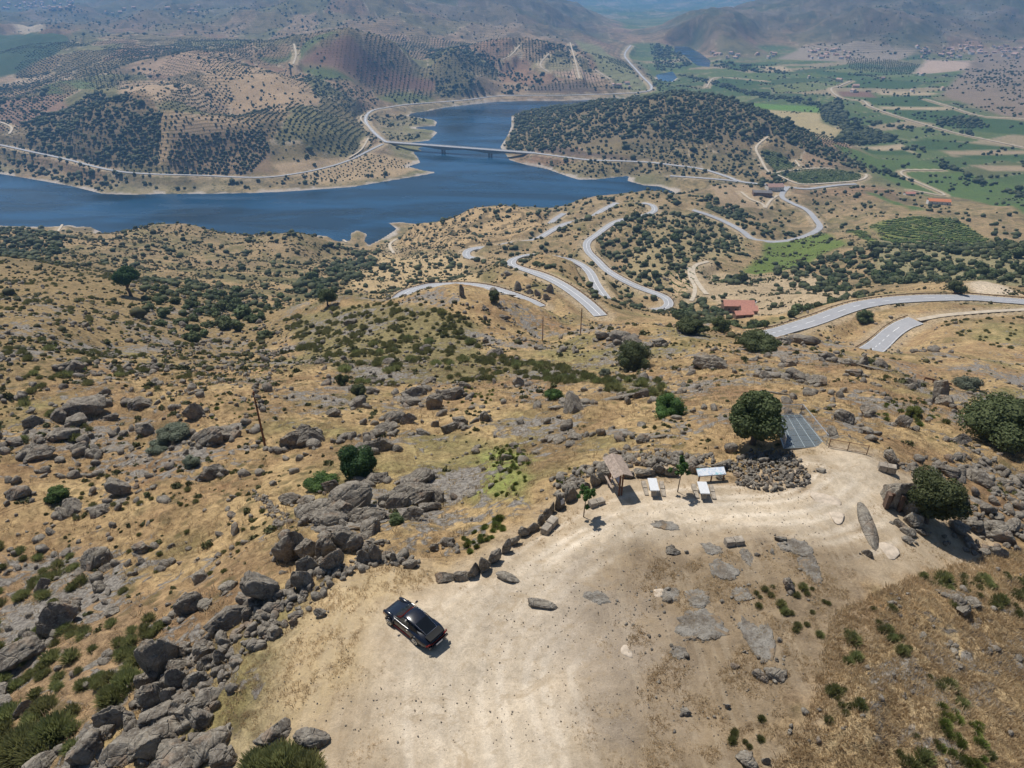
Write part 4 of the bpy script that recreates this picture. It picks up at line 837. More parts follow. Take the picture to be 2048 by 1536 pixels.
for P, gap, al, dx, dy, sz in (([(1738,451),(1833,429),(1902,429),(1984,468),(1929,482),(1792,492),(1741,465)], 7.5, 1.9, 54, -67, 2.5),([(1690,465),(1717,462),(1775,503),(1751,506)], 4.2, 1.6, 34, -64, 1.8),([(1539,345),(1601,337),(1666,337),(1727,349),(1717,361),(1604,367)], 6, 2.2, 60, -80, 2.4),([(1522,301),(1560,308),(1601,333),(1553,342),(1529,328)], 6, 2.2, 60, -80, 2.4),([(1400,535),(1480,548),(1560,545),(1540,560),(1440,570)], 6, 2, 60, 10, 1.4),([(1338,530),(1398,532),(1384,596),(1348,590)], 5, 2.0, 10, -60, 1.5)):
    w = wpoly(P, base); L_ = math.hypot(dx, dy); u_ = np.array([dx, dy])/L_; v_ = np.array([-u_[1], u_[0]]); c_ = w.mean(0); R2_ = np.abs(w-c_).max()*1.5
    s_, t_ = np.meshgrid(np.arange(-R2_, R2_, al), np.arange(-R2_, R2_, gap)); s_ = s_.ravel(); t_ = t_.ravel(); X2 = c_[0]+u_[0]*s_+v_[0]*t_; Y2 = c_[1]+u_[1]*s_+v_[1]*t_; q = pip(w, X2, Y2) & (fbm(X2/20, Y2/20, 3, 330) > -.35); X2, Y2 = X2[q], Y2[q]
    VI.append(np.c_[X2+r.normal(0, .2, len(X2)), Y2+r.normal(0, .2, len(X2)), ground.at(X2, Y2)-.2, np.full(len(X2), sz)*r.uniform(.7, 1.2, len(X2))])
VI = np.concatenate(VI); VI = VI[seen(VI[:,0], VI[:,1], VI[:,2]+1)]; merge("vineyard_rows", FT, VI, LM_VINE, kind='stuff', label="trained green vine rows in the nearer vineyards", cat="vines")
# ------------------------------------------------------------------ rocks
m, t, b = mat_new("granite"); tc = N(t, 'ShaderNodeTexCoord').outputs['Object']; P = N(t, 'ShaderNodeNewGeometry').outputs['Position']; oi = N(t, 'ShaderNodeObjectInfo').outputs['Random']
a = nz(t, P, 1.1, 7, .68, .5); d = nz(t, P, 6.5, 6, .75)
c = mix(t, ramp(t, a, .32, .66), (.115,.096,.077), (.31,.275,.222)); c = mix(t, mth(t, 'MULTIPLY', ramp(t, d, .50, .66), .6), c, (.46,.435,.385))
c = mix(t, mth(t, 'MULTIPLY', ramp(t, d, .42, .30), .75), c, (.055,.050,.046)); c = mix(t, mth(t, 'MULTIPLY', ramp(t, nz(t, P, .7, 4), .55, .70), .5), c, (.33,.22,.14))
c = mix(t, mth(t, 'MULTIPLY', oi, .22), c, (.12,.11,.10))
t.links.new(c, b.inputs['Base Color']); b.inputs['Roughness'].default_value = .92; b.inputs['Specular IOR Level'].default_value = .12
vc = N(t, 'ShaderNodeTexVoronoi', feature='DISTANCE_TO_EDGE'); vc.inputs['Scale'].default_value = .9; t.links.new(P, vc.inputs['Vector'])
bump(t, b, mth(t, 'ADD', mth(t, 'ADD', a, mth(t, 'MULTIPLY', d, .3)), mth(t, 'MULTIPLY', ramp(t, vc.outputs['Distance'], .0, .05), .25)), .9, .22)
GRAN = m
PALEST = simple("pale_stone", (.50,.42,.33), .9, 0, .22, 2.2, .5)
ICO[5] = ico(5)
def rockV(seed, sub, cuts=11, rough=.10):
    r = np.random.default_rng(seed); V, Fc = ICO[sub]; V = V.copy(); lay = r.normal(0, 1, 3)*np.array([.35, .35, 1]); lay /= np.linalg.norm(lay)
    for i in range(cuts):
        n = r.normal(0, 1, 3); n /= np.linalg.norm(n); h = r.uniform(.45, .85); d = V@n; k = d > h
        V[k] -= (d[k]-h)[:,None]*n*r.uniform(.85, 1)
    V *= (1+rough*n3(V*1.0+seed, 1.6, seed)+rough*.6*n3(V+seed, 4.2, seed+3)+(rough*.35*(1-2*np.abs(n3(V+seed, 9, seed+5))) if sub > 3 else 0))[:,None]
    if sub > 3:                         # splits along the layering, and a couple of open joints
        q = V@lay*r.uniform(3.5, 6)+n3(V+seed, 1.5, seed)*.7; fr = q-np.floor(q); V -= (np.exp(-(np.minimum(fr, 1-fr)/.10)**2)*.07*(n3(V*1.3+seed, 1.1, seed+9) > -.15))[:,None]*V
        for j in range(2):
            n = r.normal(0, 1, 3); n[2] *= .3; n /= np.linalg.norm(n); d = V@n-r.uniform(-.35, .35)+.10*n3(V+seed, 2.5, j); V -= (np.exp(-(d/.035)**2)*.12)[:,None]*V
    V -= (V.max(0)+V.min(0))/2; V /= (V.max(0)-V.min(0))/2
    return V, Fc
RB = [rockV(500+i, 5, 9+i % 8, .13) for i in range(12)]; RBm = [mesh_from("boulder", V, Fc, GRAN, False) for i, (V, Fc) in enumerate(RB)]
RS = [rockV(600+i, 2, 16, .20) for i in range(7)]
GRANL, t, b = mat_new("lichen_slab"); P = N(t, 'ShaderNodeNewGeometry').outputs['Position']
a = nz(t, P, 1.3, 7, .7, .6); c = mix(t, ramp(t, a, .38, .60), (.155,.132,.105), (.29,.268,.232)); c = mix(t, mth(t, 'MULTIPLY', ramp(t, nz(t, P, 7, 6, .75), .50, .60), .6), c, (.12,.105,.09)); c = mix(t, mth(t, 'MULTIPLY', ramp(t, nz(t, P, .9, 6, .7, 1.), .54, .62), .8), c, (.26,.185,.11))
t.links.new(c, b.inputs['Base Color']); b.inputs['Roughness'].default_value = .95; bump(t, b, mth(t, 'ADD', a, nz(t, P, 5, 6, .7)), .9, .15)
def slabV(seed):
    V, Fc = rockV(seed, 5, 4, .10); a = np.arctan2(V[:,1], V[:,0]); k = 1+.22*noise(np.cos(a)*2.1+seed, np.sin(a)*2.1, seed)+.10*noise(np.cos(a)*6+seed, np.sin(a)*6, seed+1); V[:,:2] *= k[:,None]
    V[:,2] = np.clip(V[:,2], -.6, .55)+.10*noise(V[:,0]*3+seed, V[:,1]*3, seed+2)+.06*noise(V[:,0]*9+seed, V[:,1]*9, seed+4); return V, Fc
SLm = [mesh_from("rock_slab", *slabV(650+i), GRANL) for i in range(12)]
# picture position of the foot, width and height in picture pixels
HR = """199 1136 62 50;124 1262 84 70;530 1212 74 76;464 1256 100 58;385 1226 62 52;331 1340 80 84;457 1182 38 24;617 1150 46 44;608 1180 42 46;658 1146 32 38;672 1140 42 46;620 1120 52 46;658 1112 50 50;586 1122 74 72;695 1100 66 58
360 1344 40 32;358 1382 44 48;385 1380 36 32;298 1374 46 40;401 1368 42 36;315 1414 58 58;343 1406 32 32;422 1412 58 38;393 1440 36 42;414 1310 50 30;422 1282 38 28;451 1296 24 26;443 1328 26 30;414 1334 32 26;360 1434 40 38;323 1452 74 50;232 1452 66 48;331 1500 116 64;265 1520 100 56;182 1520 84 60;364 1552 116 52;426 1518 98 56;555 1492 84 34;629 1500 72 38;50 1426 38 32;90 1548 76 36;46 1332 92 42;501 1210 50 30;550 1228 50 26;501 1240 30 30;641 1236 26 20;588 1252 20 18;555 1274 26 22;41 998 46 30;426 958 54 34
664 1056 80 48;737 1050 78 42;705 1022 96 24;632 1044 74 48;690 998 64 36;755 968 52 22;840 972 64 28;825 1010 96 42;661 984 36 32;717 970 30 22;702 1104 58 46;728 1130 30 34;752 1126 26 40;734 1092 22 16;758 1090 28 18;787 1128 16 24;820 1138 32 22;895 1094 32 22;869 1102 20 18;579 1010 40 20
903 800 54 36;871 818 38 36;788 846 54 30;817 848 36 26;822 812 42 24;827 794 52 22;746 767 29 15;746 788 30 20;717 816 38 28;759 904 62 40;751 876 40 20;776 864 42 24;900 866 40 26;920 854 36 26;972 842 26 26;1037 774 26 24;668 834 30 20;622 890 60 46;588 896 54 44;847 870 32 16;690 882 30 20;930 776 26 13;859 766 30 13;778 728 24 15;640 728 24 12
171 836 90 50;284 818 50 20;390 838 42 36;133 882 58 32;82 920 64 28;161 906 38 18;420 892 58 40;455 880 42 26;143 742 46 20;1241 682 48 26;1203 680 30 22;1262 690 40 22;1319 694 32 20;1035 582 16 20;1100 586 16 20;1015 552 18 11;1059 588 16 13;924 594 11 24;1093 600 15 14;1075 592 14 14
1420 738 72 34;1567 686 29 18;1611 690 54 26;1526 756 28 18;1575 734 34 14;1727 732 13 24;1652 720 36 18;1700 732 28 18;1762 734 26 18;1707 752 36 18;1632 770 38 24;1594 760 52 18;1826 774 28 20;1686 844 42 32;1732 832 32 24;1804 854 32 28;1873 808 34 52;1892 812 44 26;1919 888 38 26;1777 924 34 26;1831 950 40 22;1892 952 54 32;1967 974 64 34;1798 1056 28 18;1822 1056 36 32;1813 1070 32 18;1843 1072 28 16;1813 1086 24 16;1913 1068 44 30;1994 1082 78 34;1994 1114 36 28;1943 1096 26 14;1732 1112 22 18;1560 1084 27 14;1500 968 28 16;1640 946 20 10
1519 1362 36 16;1548 1362 40 16;1466 1338 16 12;1453 1418 14 12;1370 1432 24 14;1490 1536 48 20;1530 1530 18 18;1574 1182 30 26;1345 1110 30 16;1440 960 20 10;1150 880 30 16;1080 700 26 12;990 712 30 12;850 700 26 12;1010 640 24 10;960 760 24 10;700 650 26 12;1330 560 10 6"""
SL = """1395 1282 106 66 24;1494 1314 46 84 25;1520 1318 42 80 15;1355 1318 32 26 0;1610 1160 44 66 20;1446 1160 60 44 0;1391 1214 58 40 0;1340 1206 46 36 0;1479 1202 40 28 0;1490 1130 26 38 25;1190 1212 56 34 0;1903 1198 76 30 25;1160 818 120 36 0;1230 800 90 26 0;1300 878 70 20 0;1240 872 80 22 0;1100 880 50 18 0;770 1000 120 30 0;700 1060 150 50 0;1540 860 50 16 0;1010 590 40 10 0;240 900 90 22 0;470 860 60 18 0;60 880 80 24 0;1590 1110 70 36 0;1420 1110 50 26 0;240 1010 120 22 0;150 1150 60 20 0;180 1340 70 28 0;1750 740 60 12 0;1300 760 50 14 0;1850 700 50 10 0;1570 790 60 14 0;1960 1010 60 18 0;700 780 60 14 0;560 780 50 14 0;1330 1060 60 20 0"""
LR_ = [((120,1190),"left slope beside the broom bushes"),((600,1120),"tumbled wall above the car"),((400,1300),"stone bank left of the gravel"),((300,1480),"bottom left outcrop"),((700,1010),"cracked outcrop under the juniper"),((820,830),"pile in mid slope"),((600,870),"group beside the telephone pole"),((150,850),"left hillside"),((400,870),"group round the silvery shrubs"),((1230,670),"brow above the round oak bush"),((1070,580),"crags between the bends"),((1450,730),"slope above the oak tree"),((1650,730),"ridge under the right hand roads"),((1850,820),"rocks round the standing stone"),((1900,950),"rocks behind the stone hut"),((1850,1070),"stones in front of the stone hut"),((1520,1350),"stones on the brown gravel"),((1450,1200),"slabs set in gravel"),((1150,850),"flat rocks above the border stones"),((900,1120),"stones behind the car"),((950,700),"rocks in the broom patch")]
def land(px, py, T=LR_): return min(range(len(T)), key=lambda q: (T[q][0][0]-px)**2+(1.6*(T[q][0][1]-py))**2)
recs = []
for ln in HR.replace('\n', ';').split(';'): recs.append(tuple(map(float, ln.split()))+(0, 'b'))
for ln in SL.split(';'): recs.append(tuple(map(float, ln.split()))+('s',))
OCC = []
HRO = []
for i, (px, py, wp, hp, rt, kd) in enumerate(recs):
    p = spot(px, py); s = scale_at(p); a = math.atan2(HC-p[2], math.hypot(p[0], p[1])); w = wp*s
    rr = random.Random(i); o = bpy.data.objects.new("boulder" if kd == 'b' else "rock_slab", (RBm if kd == "b" else SLm)[i % 12]); COL.objects.link(o)
    dr = Vector((p[0], p[1], 0)).normalized()
    if kd == 'b':
        D = w*rr.uniform(.55, .75); H = max(.46*w, 1.15*(hp*s-D*sin(a)*.7)/cos(a)); o.scale = (w/2, D/2, H*.62); c = Vector(p)+dr*D*.42; c.z = float(ground.at(c.x, c.y))+H*.30
        o.rotation_euler = (rr.uniform(-.15, .15), rr.uniform(-.15, .15), -math.atan2(dr.x, dr.y)+rr.choice((0, pi))+rr.uniform(-.3, .3))
    else:
        D = hp*s/sin(a); H = .07*min(w, D)+.08; o.scale = (w/2, D/2, H); c = Vector(p)+dr*D*.46; c.z = float(ground.at(c.x, c.y))-H*.15
        n_ = Vector((float(ground.at(c.x-.7, c.y)-ground.at(c.x+.7, c.y))/1.4, float(ground.at(c.x, c.y-.7)-ground.at(c.x, c.y+.7))/1.4, 1)).normalized()
        o.rotation_euler = (Vector((0,0,1)).rotation_difference(n_).to_matrix() @ Matrix.Rotation(-math.atan2(dr.x, dr.y)+radians(rt), 3, 'Z')).to_euler()
    o.location = c; OCC.append((c.x, c.y, w*.5)); HRO.append((o, px, py, w, H, kd))
for kd in 'bs':
    by = {}
    for h in HRO:
        if h[5] == kd: by.setdefault(land(h[1], h[2]), []).append(h)
    for k, L in by.items():
        L.sort(key=lambda h: h[1])
        for n, (o, px, py, w, H, _) in enumerate(L):
            q = ORD[n] if n < 20 else "far"
            shape = ("tall upright" if H > w*.9 else "big rounded" if w > 2.6 else "blocky") if kd == 'b' else "flat sunken"
            word = "boulder" if kd == 'b' else "slab"
            tag(o, f"{shape} grey {word}, {q} from left, {LR_[k][1]}", word, f"{word}s: {LR_[k][1]}")
o = [h[0] for h in HRO if h[1] == 1873][0]; o['label'] = "tall dark standing stone on the ridge at the right"; o.rotation_euler.y = .1
o = [h[0] for h in HRO if h[1] == 199][0]; o['label'] = "round dark boulder resting alone on the brown slope at the left"
# border stones round the edge of the gravel
BS = "893 1163 36 19;925 1161 32 23;948 1153 29 34;969 1144 24 36;989 1126 28 30;1013 1106 20 30;1030 1090 21 23;1048 1074 21 24;1065 1064 25 23;1082 1049 17 23;1096 1038 17 25;1104 1027 15 24;1121 1018 21 34;1141 1001 32 36;1169 981 23 20;1190 973 19 28;1208 966 24 28;1256 957 24 18;1287 954 38 23;1318 950 23 25;1342 953 25 24;1385 947 19 20;1408 943 28 16;1438 941 34 21"
for i, ln in enumerate(BS.split(';')):
    px, py, wp, hp = map(float, ln.split()); p = spot(px, py); s = scale_at(p); w = wp*s; H = max(.45*w, (hp*s-.45*w*.6)/.8)
    o = bpy.data.objects.new("border_stone", RBm[(i*5+3) % 12]); COL.objects.link(o); o.scale = (w/2*1.22, w*.33, H*.72); dr = Vector((p[0], p[1], 0)).normalized()
    c = Vector(p)+dr*w*.2; o.location = (c.x, c.y, float(ground.at(c.x, c.y))+H*.36); rr = random.Random(i+50)
    o.rotation_euler = (rr.uniform(-.1,.1), rr.uniform(-.12,.12), (.75 if 940 < px < 1150 else .15)+rr.uniform(-.15,.15)); OCC.append((c.x, c.y, w*.5))
    far_ = "just beyond the parked car" if i < 4 else "before the sapling" if i < 13 else "behind the benches and tables"
    tag(o, f"upright border stone {far_}, {ORD[i] if i < 20 else ORD[i-20]+' of those nearest the rubble heap'}" + (" counting from the car" if i < 20 else ""), "border stone", "border stones edging the gravel")
    if px == 1121: mp_ = (c.x, c.y, float(ground.at(c.x, c.y)), w, H)
# random rocks: clustered outcrops on the slopes, the rubble heap, the stone banks
r = np.random.default_rng(17); RK = []
def inpoly(P, n, s0, s1, thr=-9, sc=5., lab=None, sd=400):
    w = wpoly(P, ground); lo, hi = w.min(0), w.max(0); k = int(n*2.2*(hi-lo).prod()/max(1, abs(np.sum(w[:,0]*np.roll(w[:,1], -1)-np.roll(w[:,0], -1)*w[:,1]))/2)); x = r.uniform(lo[0], hi[0], k); y = r.uniform(lo[1], hi[1], k)
    q = pip(w, x, y) & (fbm(x/sc, y/sc, 3, sd) > thr); x, y = x[q][:n], y[q][:n]
    return np.stack([x, y, s0+(s1-s0)*r.beta(1.1, 3.2, len(x))], 1)
slope = [(-60,560),(300,640),(560,640),(800,600),(1080,640),(1250,640),(1500,700),(1850,740),(2100,780),(2100,960),(1850,950),(1700,890),(1560,890),(1450,930),(1230,935),(1080,1020),(900,1120),(760,1110),(600,1200),(480,1400),(400,1600),(-60,1600)]
RK.append(inpoly(slope, 2600, .22, 1.5, .07, 7.)); RK.append(inpoly(slope, 1300, .35, 2.0, .17, 13., sd=420)); RK.append(inpoly([(-60,640),(400,700),(560,700),(560,1000),(400,1200),(-60,1500)], 700, .35, 2.0, .05, 9., sd=430))
RK.append(inpoly([(1440,930),(1500,900),(1590,905),(1610,940),(1625,968),(1540,985),(1470,970)], 620, .14, .62, -9)); RK.append(inpoly([(500,1240),(560,1180),(640,1140),(760,1100),(840,1120),(700,1150),(600,1240),(480,1330),(430,1420),(380,1500),(240,1540),(300,1400)], 420, .2, 1.1, -9))
RK.append(inpoly([(1790,930),(1950,900),(2100,1000),(2100,1120),(1930,1110),(1850,1080),(1920,1000)], 330, .25, 1.3, -.05)); RK.append(inpoly([(1250,1100),(1640,1080),(1640,1380),(1350,1480),(1200,1300)], 200, .06, .3, 0)); RK.append(inpoly([(1100,960),(1230,905),(1430,915),(1430,935),(1230,935),(1120,1000)], 330, .25, 1.0, -.2))
RK.append(inpoly([(640,1150),(1600,960),(1700,1200),(1500,1500),(520,1500)], 1500, .04, .13, -9)); RK.append(inpoly([(495,985),(520,985),(580,1030),(560,1060),(530,1030)], 120, .2, .6, -9)); RK.append(inpoly([(960,520),(1200,600),(1180,640),(1000,600)], 60, .8, 3.0, -9)); RK.append(inpoly([(560,600),(760,570),(1080,620),(1050,660),(700,650)], 150, .5, 2.2, -.1)); RK.append(inpoly([(1560,610),(1800,640),(1950,640),(1900,740),(1600,700)], 200, .5, 2.2, -.0)); RK.append(inpoly([(250,560),(560,580),(520,680),(300,680)], 200, .8, 3.0, .0))
RK.append(inpoly([(1650,1230),(2100,1120),(2100,1600),(1520,1600)], 170, .1, .7, .05))
for o_, px, py, w, H, kd in HRO:          # broken pieces lying round every outcrop
    k = 5 if kd == 'b' else 4; x0, y0 = o_.location.x, o_.location.y
    if sdf(PLW, np.array([x0]), np.array([y0]), 5)[0] < 0: k = 2
    a = r.uniform(0, 6.28, k); d = w*r.uniform(.42, .95, k); RK.append(np.stack([x0+np.cos(a)*d, y0+np.sin(a)*d*.7, w*r.uniform(.12, .48, k)], 1))
RK = np.concatenate(RK)
keep = bilerp(RD, AZ, LR, np.arctan2(RK[:,0], RK[:,1]), np.log(np.hypot(RK[:,0], RK[:,1]))) > 1+RK[:,2]
inr = sdf(PLW, RK[:,0], RK[:,1], 5) > -.3
heap = pip(wpoly([(1440,930),(1500,900),(1590,905),(1610,940),(1625,968),(1540,985),(1470,970)], ground), RK[:,0], RK[:,1])
keep &= inr | (RK[:,2] < .5) | heap
# keep the parking area, tables and car clear
for q in ((835,1245,4.2),(1300,985,2.2),(1405,990,2.2),(1235,985,2.2),(1420,955,2.0)):
    p = spot(q[0], q[1]); keep &= np.hypot(RK[:,0]-p[0], RK[:,1]-p[1]) > q[2]
RK = RK[keep]; rz = ground.at(RK[:,0], RK[:,1]); sn = seen(RK[:,0], RK[:,1], rz+.3); RK, rz = RK[sn], rz[sn]; hp_ = pip(wpoly([(1440,930),(1500,900),(1590,905),(1610,940),(1625,968),(1540,985),(1470,970)], ground), RK[:,0], RK[:,1])
rz = rz+hp_*r.uniform(-.05, .16, len(rz))
px_, py_, dep = proj(RK[:,0], RK[:,1], rz); app = RK[:,2]/dep; od = np.argsort(-app); NR_ = 300-len(HRO)
SG = {}
for i in od[:max(NR_, 60)]:
    x, y, w = RK[i]; o = bpy.data.objects.new("small_boulder", RBm[i % 12]); COL.objects.link(o); H = w*r.uniform(.5, 1.0)
    o.location = (x, y, rz[i]+H*.22); o.scale = (w*.55, w*r.uniform(.32, .5), H*.6); o.rotation_euler = (r.uniform(-.25,.25), r.uniform(-.25,.25), r.uniform(0, 6.3))
    SG.setdefault(land(px_[i], py_[i]), []).append((o, px_[i], py_[i]))
for k, L in SG.items(): ordlabel(L, "small grey rock", LR_[k][1], "rock")
S = od[max(NR_, 60):]; Vs = []; Fs = []; n = 0; gsel = r.integers(0, 7, len(S))
for g_ in range(7):
    ii = S[gsel == g_]; V, Fc = RS[g_]; a = r.uniform(0, 6.28, len(ii)); w = RK[ii,2]
    sx = w*.55; sy = w*r.uniform(.3, .5, len(ii)); sz = w*r.uniform(.26, .60, len(ii)); tl = r.uniform(-.5, .5, (len(ii), 1))
    vx = V[:,0]*sx[:,None]; vy = V[:,1]*sy[:,None]; vz = V[:,2]*sz[:,None]+vx*tl
    X = vx*np.cos(a)[:,None]-vy*np.sin(a)[:,None]+RK[ii,0][:,None]; Y = vx*np.sin(a)[:,None]+vy*np.cos(a)[:,None]+RK[ii,1][:,None]; Z = vz+rz[ii][:,None]+sz[:,None]*.35
    Vs.append(np.stack([X, Y, Z], -1).reshape(-1, 3)); Fs.append((Fc[None]+(np.arange(len(ii))*len(V))[:,None,None]+n).reshape(-1, 3)); n += len(ii)*len(V)
o = link("loose_rocks", mesh_from("loose_rocks", np.concatenate(Vs), np.concatenate(Fs), GRAN)); tag(o, "countless loose grey stones strewn over the dry slopes and the rubble heap", "rubble", kind='stuff')
print("rocks", len(RK))
# ------------------------------------------------------------------ broom tussocks, dry grass
def tussock(seed, n, h, w, spread, mat, name):
    r = np.random.default_rng(seed); a = r.uniform(0, 6.28, n); q = r.uniform(0, 1, n)**.6; bx = np.cos(a)*q*spread*.35; by = np.sin(a)*q*spread*.35
    tx = np.cos(a)*q*spread+r.normal(0, .06, n); ty = np.sin(a)*q*spread+r.normal(0, .06, n); tz_ = h*(1-.55*q*q)*r.uniform(.6, 1.1, n)
    p = a+pi/2+r.normal(0, .7, n); wx_, wy = np.cos(p)*w, np.sin(p)*w
    V = np.stack([np.stack([bx-wx_, by-wy, -.08+0*bx], 1), np.stack([bx+wx_, by+wy, -.08+0*bx], 1), np.stack([tx+wx_*.6, ty+wy*.6, tz_], 1), np.stack([tx-wx_*.6, ty-wy*.6, tz_*.97], 1)], 1).reshape(-1, 3)
    return V, np.arange(4*n).reshape(n, 4)
BT = [tussock(700+i, 420, .62, .020, .55, None, '') for i in range(4)]
BTm = [mesh_from("broom_bush", V, Fc, LM_BROOM) for V, Fc in BT]; BTg = [mesh_from("fern_clump", V, Fc, LM_YEL) for V, Fc in BT[:2]]
BR = [([(565,640),(700,610),(960,650),(960,700),(1010,760),(720,770),(600,700)], 520, 1.0, 3.0, .06),([(930,712),(1060,722),(1320,765),(1350,800),(1180,775),(1000,745)], 150, 1.1, 2.6, -9),
 ([(-40,480),(200,520),(440,590),(600,620),(560,680),(420,740),(260,700),(120,760),(-40,900)], 1200, 1.0, 3.2, .12),([(-40,700),(300,700),(420,760),(200,900),(-40,950)], 190, .9, 2.4, .15),
 ([(-40,1080),(150,1110),(180,1190),(60,1220),(-40,1210)], 36, .8, 1.9, -9),([(-40,1230),(120,1260),(330,1240),(300,1330),(200,1440),(100,1400),(-40,1350)], 60, .7, 1.6, -9),([(-20,1440),(150,1400),(160,1500),(60,1560),(-20,1560)], 26, 1.0, 2.2, -9),([(240,1300),(320,1240),(330,1290),(250,1390)], 14, .9, 1.6, -9),
 ([(1680,1270),(1850,1150),(2100,1150),(2100,1600),(1600,1600),(1640,1450)], 190, .35, 1.25, .08),([(1480,1160),(1600,1150),(1660,1200),(1640,1300),(1520,1240)], 22, .3, .8, -9),([(1880,630),(2060,640),(2060,720),(1900,670)], 60, 1.0, 2.4, -9),
 ([(100,900),(560,920),(500,1150),(200,1200)], 60, .4, 1.1, .0),([(820,640),(1100,680),(1300,740),(1500,760),(1300,860),(900,880)], 80, .4, 1.4, .2),([(1500,1540),(1560,1420),(1480,1400),(1440,1540)], 8, .3, .8, -9),([(1650,700),(2060,740),(2060,900),(1700,860)], 90, .5, 1.4, .05)]
GR = [([(985,890),(1040,885),(1060,930),(1050,1000),(985,1000)], 60, .35, .9, -9),([(920,1080),(1000,1030),(1010,1060),(940,1110)], 40, .3, .8, -9),([(930,775),(990,780),(980,815),(920,810)], 26, .4, .9, -9),([(420,740),(560,720),(500,850),(420,860)], 60, .3, .9, .05),([(60,700),(260,640),(400,700),(200,780)], 60, .6, 1.5, .1),([(1880,1400),(1980,1460),(1960,1560),(1880,1520)], 30, .4, .9, -9),([(1740,780),(1900,820),(1880,860),(1740,840)], 30, .4, 1.0, -9),([(1100,960),(1150,930),(1180,950),(1120,990)], 12, .3, .7, -9)]
def bushes(L, meshes, name, label, grp, cap, T, mat, sd):
    A = np.concatenate([inpoly(P, n, s0, s1, th, 6., sd=sd+k) for k, (P, n, s0, s1, th) in enumerate(L)])
    A = A[(bilerp(RD, AZ, LR, np.arctan2(A[:,0], A[:,1]), np.log(np.hypot(A[:,0], A[:,1]))) > 1.0+A[:,2]*.5)]
    z = ground.at(A[:,0], A[:,1]); k = seen(A[:,0], A[:,1], z+.3); A, z = A[k], z[k]; px, py, dep = proj(A[:,0], A[:,1], z); od = np.argsort(-A[:,2]/dep)
    SG = {}
    for i in od[:cap]:
        o = bpy.data.objects.new(name, meshes[i % len(meshes)]); COL.objects.link(o); s = A[i,2]; o.location = (A[i,0], A[i,1], z[i]); o.scale = (s, s*r.uniform(.8, 1.2), s*r.uniform(.7, 1.0)); o.rotation_euler = (0, 0, r.uniform(0, 6.3))
        SG.setdefault(land(px[i], py[i]), []).append((o, px[i], py[i]))
    for q, L in SG.items(): ordlabel(L, label, LR_[q][1], name.replace('_', ' '))
    if len(od) > cap:
        ii = od[cap:]; V, Fc = T[0]; a = r.uniform(0, 6.28, len(ii))[:,None]; s = A[ii,2][:,None]
        X = (V[:,0]*np.cos(a)-V[:,1]*np.sin(a))*s+A[ii,0:1]; Y = (V[:,0]*np.sin(a)+V[:,1]*np.cos(a))*s+A[ii,1:2]; Z = V[:,2]*s*.85+z[ii][:,None]
        o = link(name+"es" if name.endswith('sh') else name+"s", mesh_from(name, np.stack([X, Y, Z], -1).reshape(-1, 3), (Fc[None]+(np.arange(len(ii))*len(V))[:,None,None]).reshape(-1, 4), mat)); tag(o, "mass of "+label.split(' ', 1)[1]+" covering the far slopes", "undergrowth", kind='stuff')
    print(name, len(A))
for n, (px, py, sc_) in enumerate(((520,1545,2.6),(565,1540,2.9),(610,1550,2.4),(50,1500,3.2),(110,1470,2.8),(20,1440,2.4),(90,1420,2.0),(255,1370,2.2),(285,1320,2.0),(225,1400,2.2))):
    p = spot(px, py); o = bpy.data.objects.new("broom_bush", None); 
    V, Fc = tussock(790+n, 1500, .62, .012, .55, None, ''); o = link("broom_bush", mesh_from("broom_bush", V, Fc, LM_BROOM)); o.location = p; o.scale = (sc_*.8, sc_*.8, sc_*.7); tag(o, f"large feathery green broom bush, {ORD[n]} of the big ones near the bottom left", "broom bush")
bushes(BR, BTm, "broom_bush", "wispy green broom bush", "broom bushes", 290, BT, LM_BROOM, 800)
bushes(GR, BTg, "fern_clump", "yellow green weed clump", "weed clumps", 250, BT, LM_YEL, 850)
gt = []; 
for i in range(3): gt.append(tussock(750+i, 9, .26, .020, .30, None, ''))
GA = [inpoly(slope, 36000, .8, 2.1, -.2, 9., sd=900), inpoly([(1660,1230),(1900,1130),(2100,1090),(2100,1600),(1500,1600),(1620,1420)], 9000, .6, 1.5, -.5, 3., sd=905), inpoly([(1300,1120),(1560,1090),(1700,1130),(1700,1300),(1560,1560),(1300,1560),(1250,1300)], 3200, .35, 1.0, .05, 2., sd=906), inpoly([(560,1180),(760,1110),(900,1150),(740,1230),(700,1330),(520,1480),(430,1420)], 1500, .4, 1.0, -.1, 2., sd=907)]
PT_ = inpoly(PLATEAU, 9000, .22, .6, .03, 2.4, sd=908); GA.append(PT_[sdf(TRK, PT_[:,0], PT_[:,1], 3) > -9]); GA = np.concatenate(GA); R0 = np.hypot(GA[:,0], GA[:,1]); GA = GA[(R0 < 130) & (sdf(TRK, GA[:,0], GA[:,1], 3)+3.2*fbm(GA[:,0]/2.5, GA[:,1]/2.5, 2, 77) > -.4*sm(36, 42, GA[:,1])-1.6*sm(38, 44, GA[:,1])+.6)]; z = ground.at(GA[:,0], GA[:,1]); k = seen(GA[:,0], GA[:,1], z+.2); GA, z = GA[k], z[k]
Vs = []; Fs = []; n = 0; gs = r.integers(0, 3, len(GA))
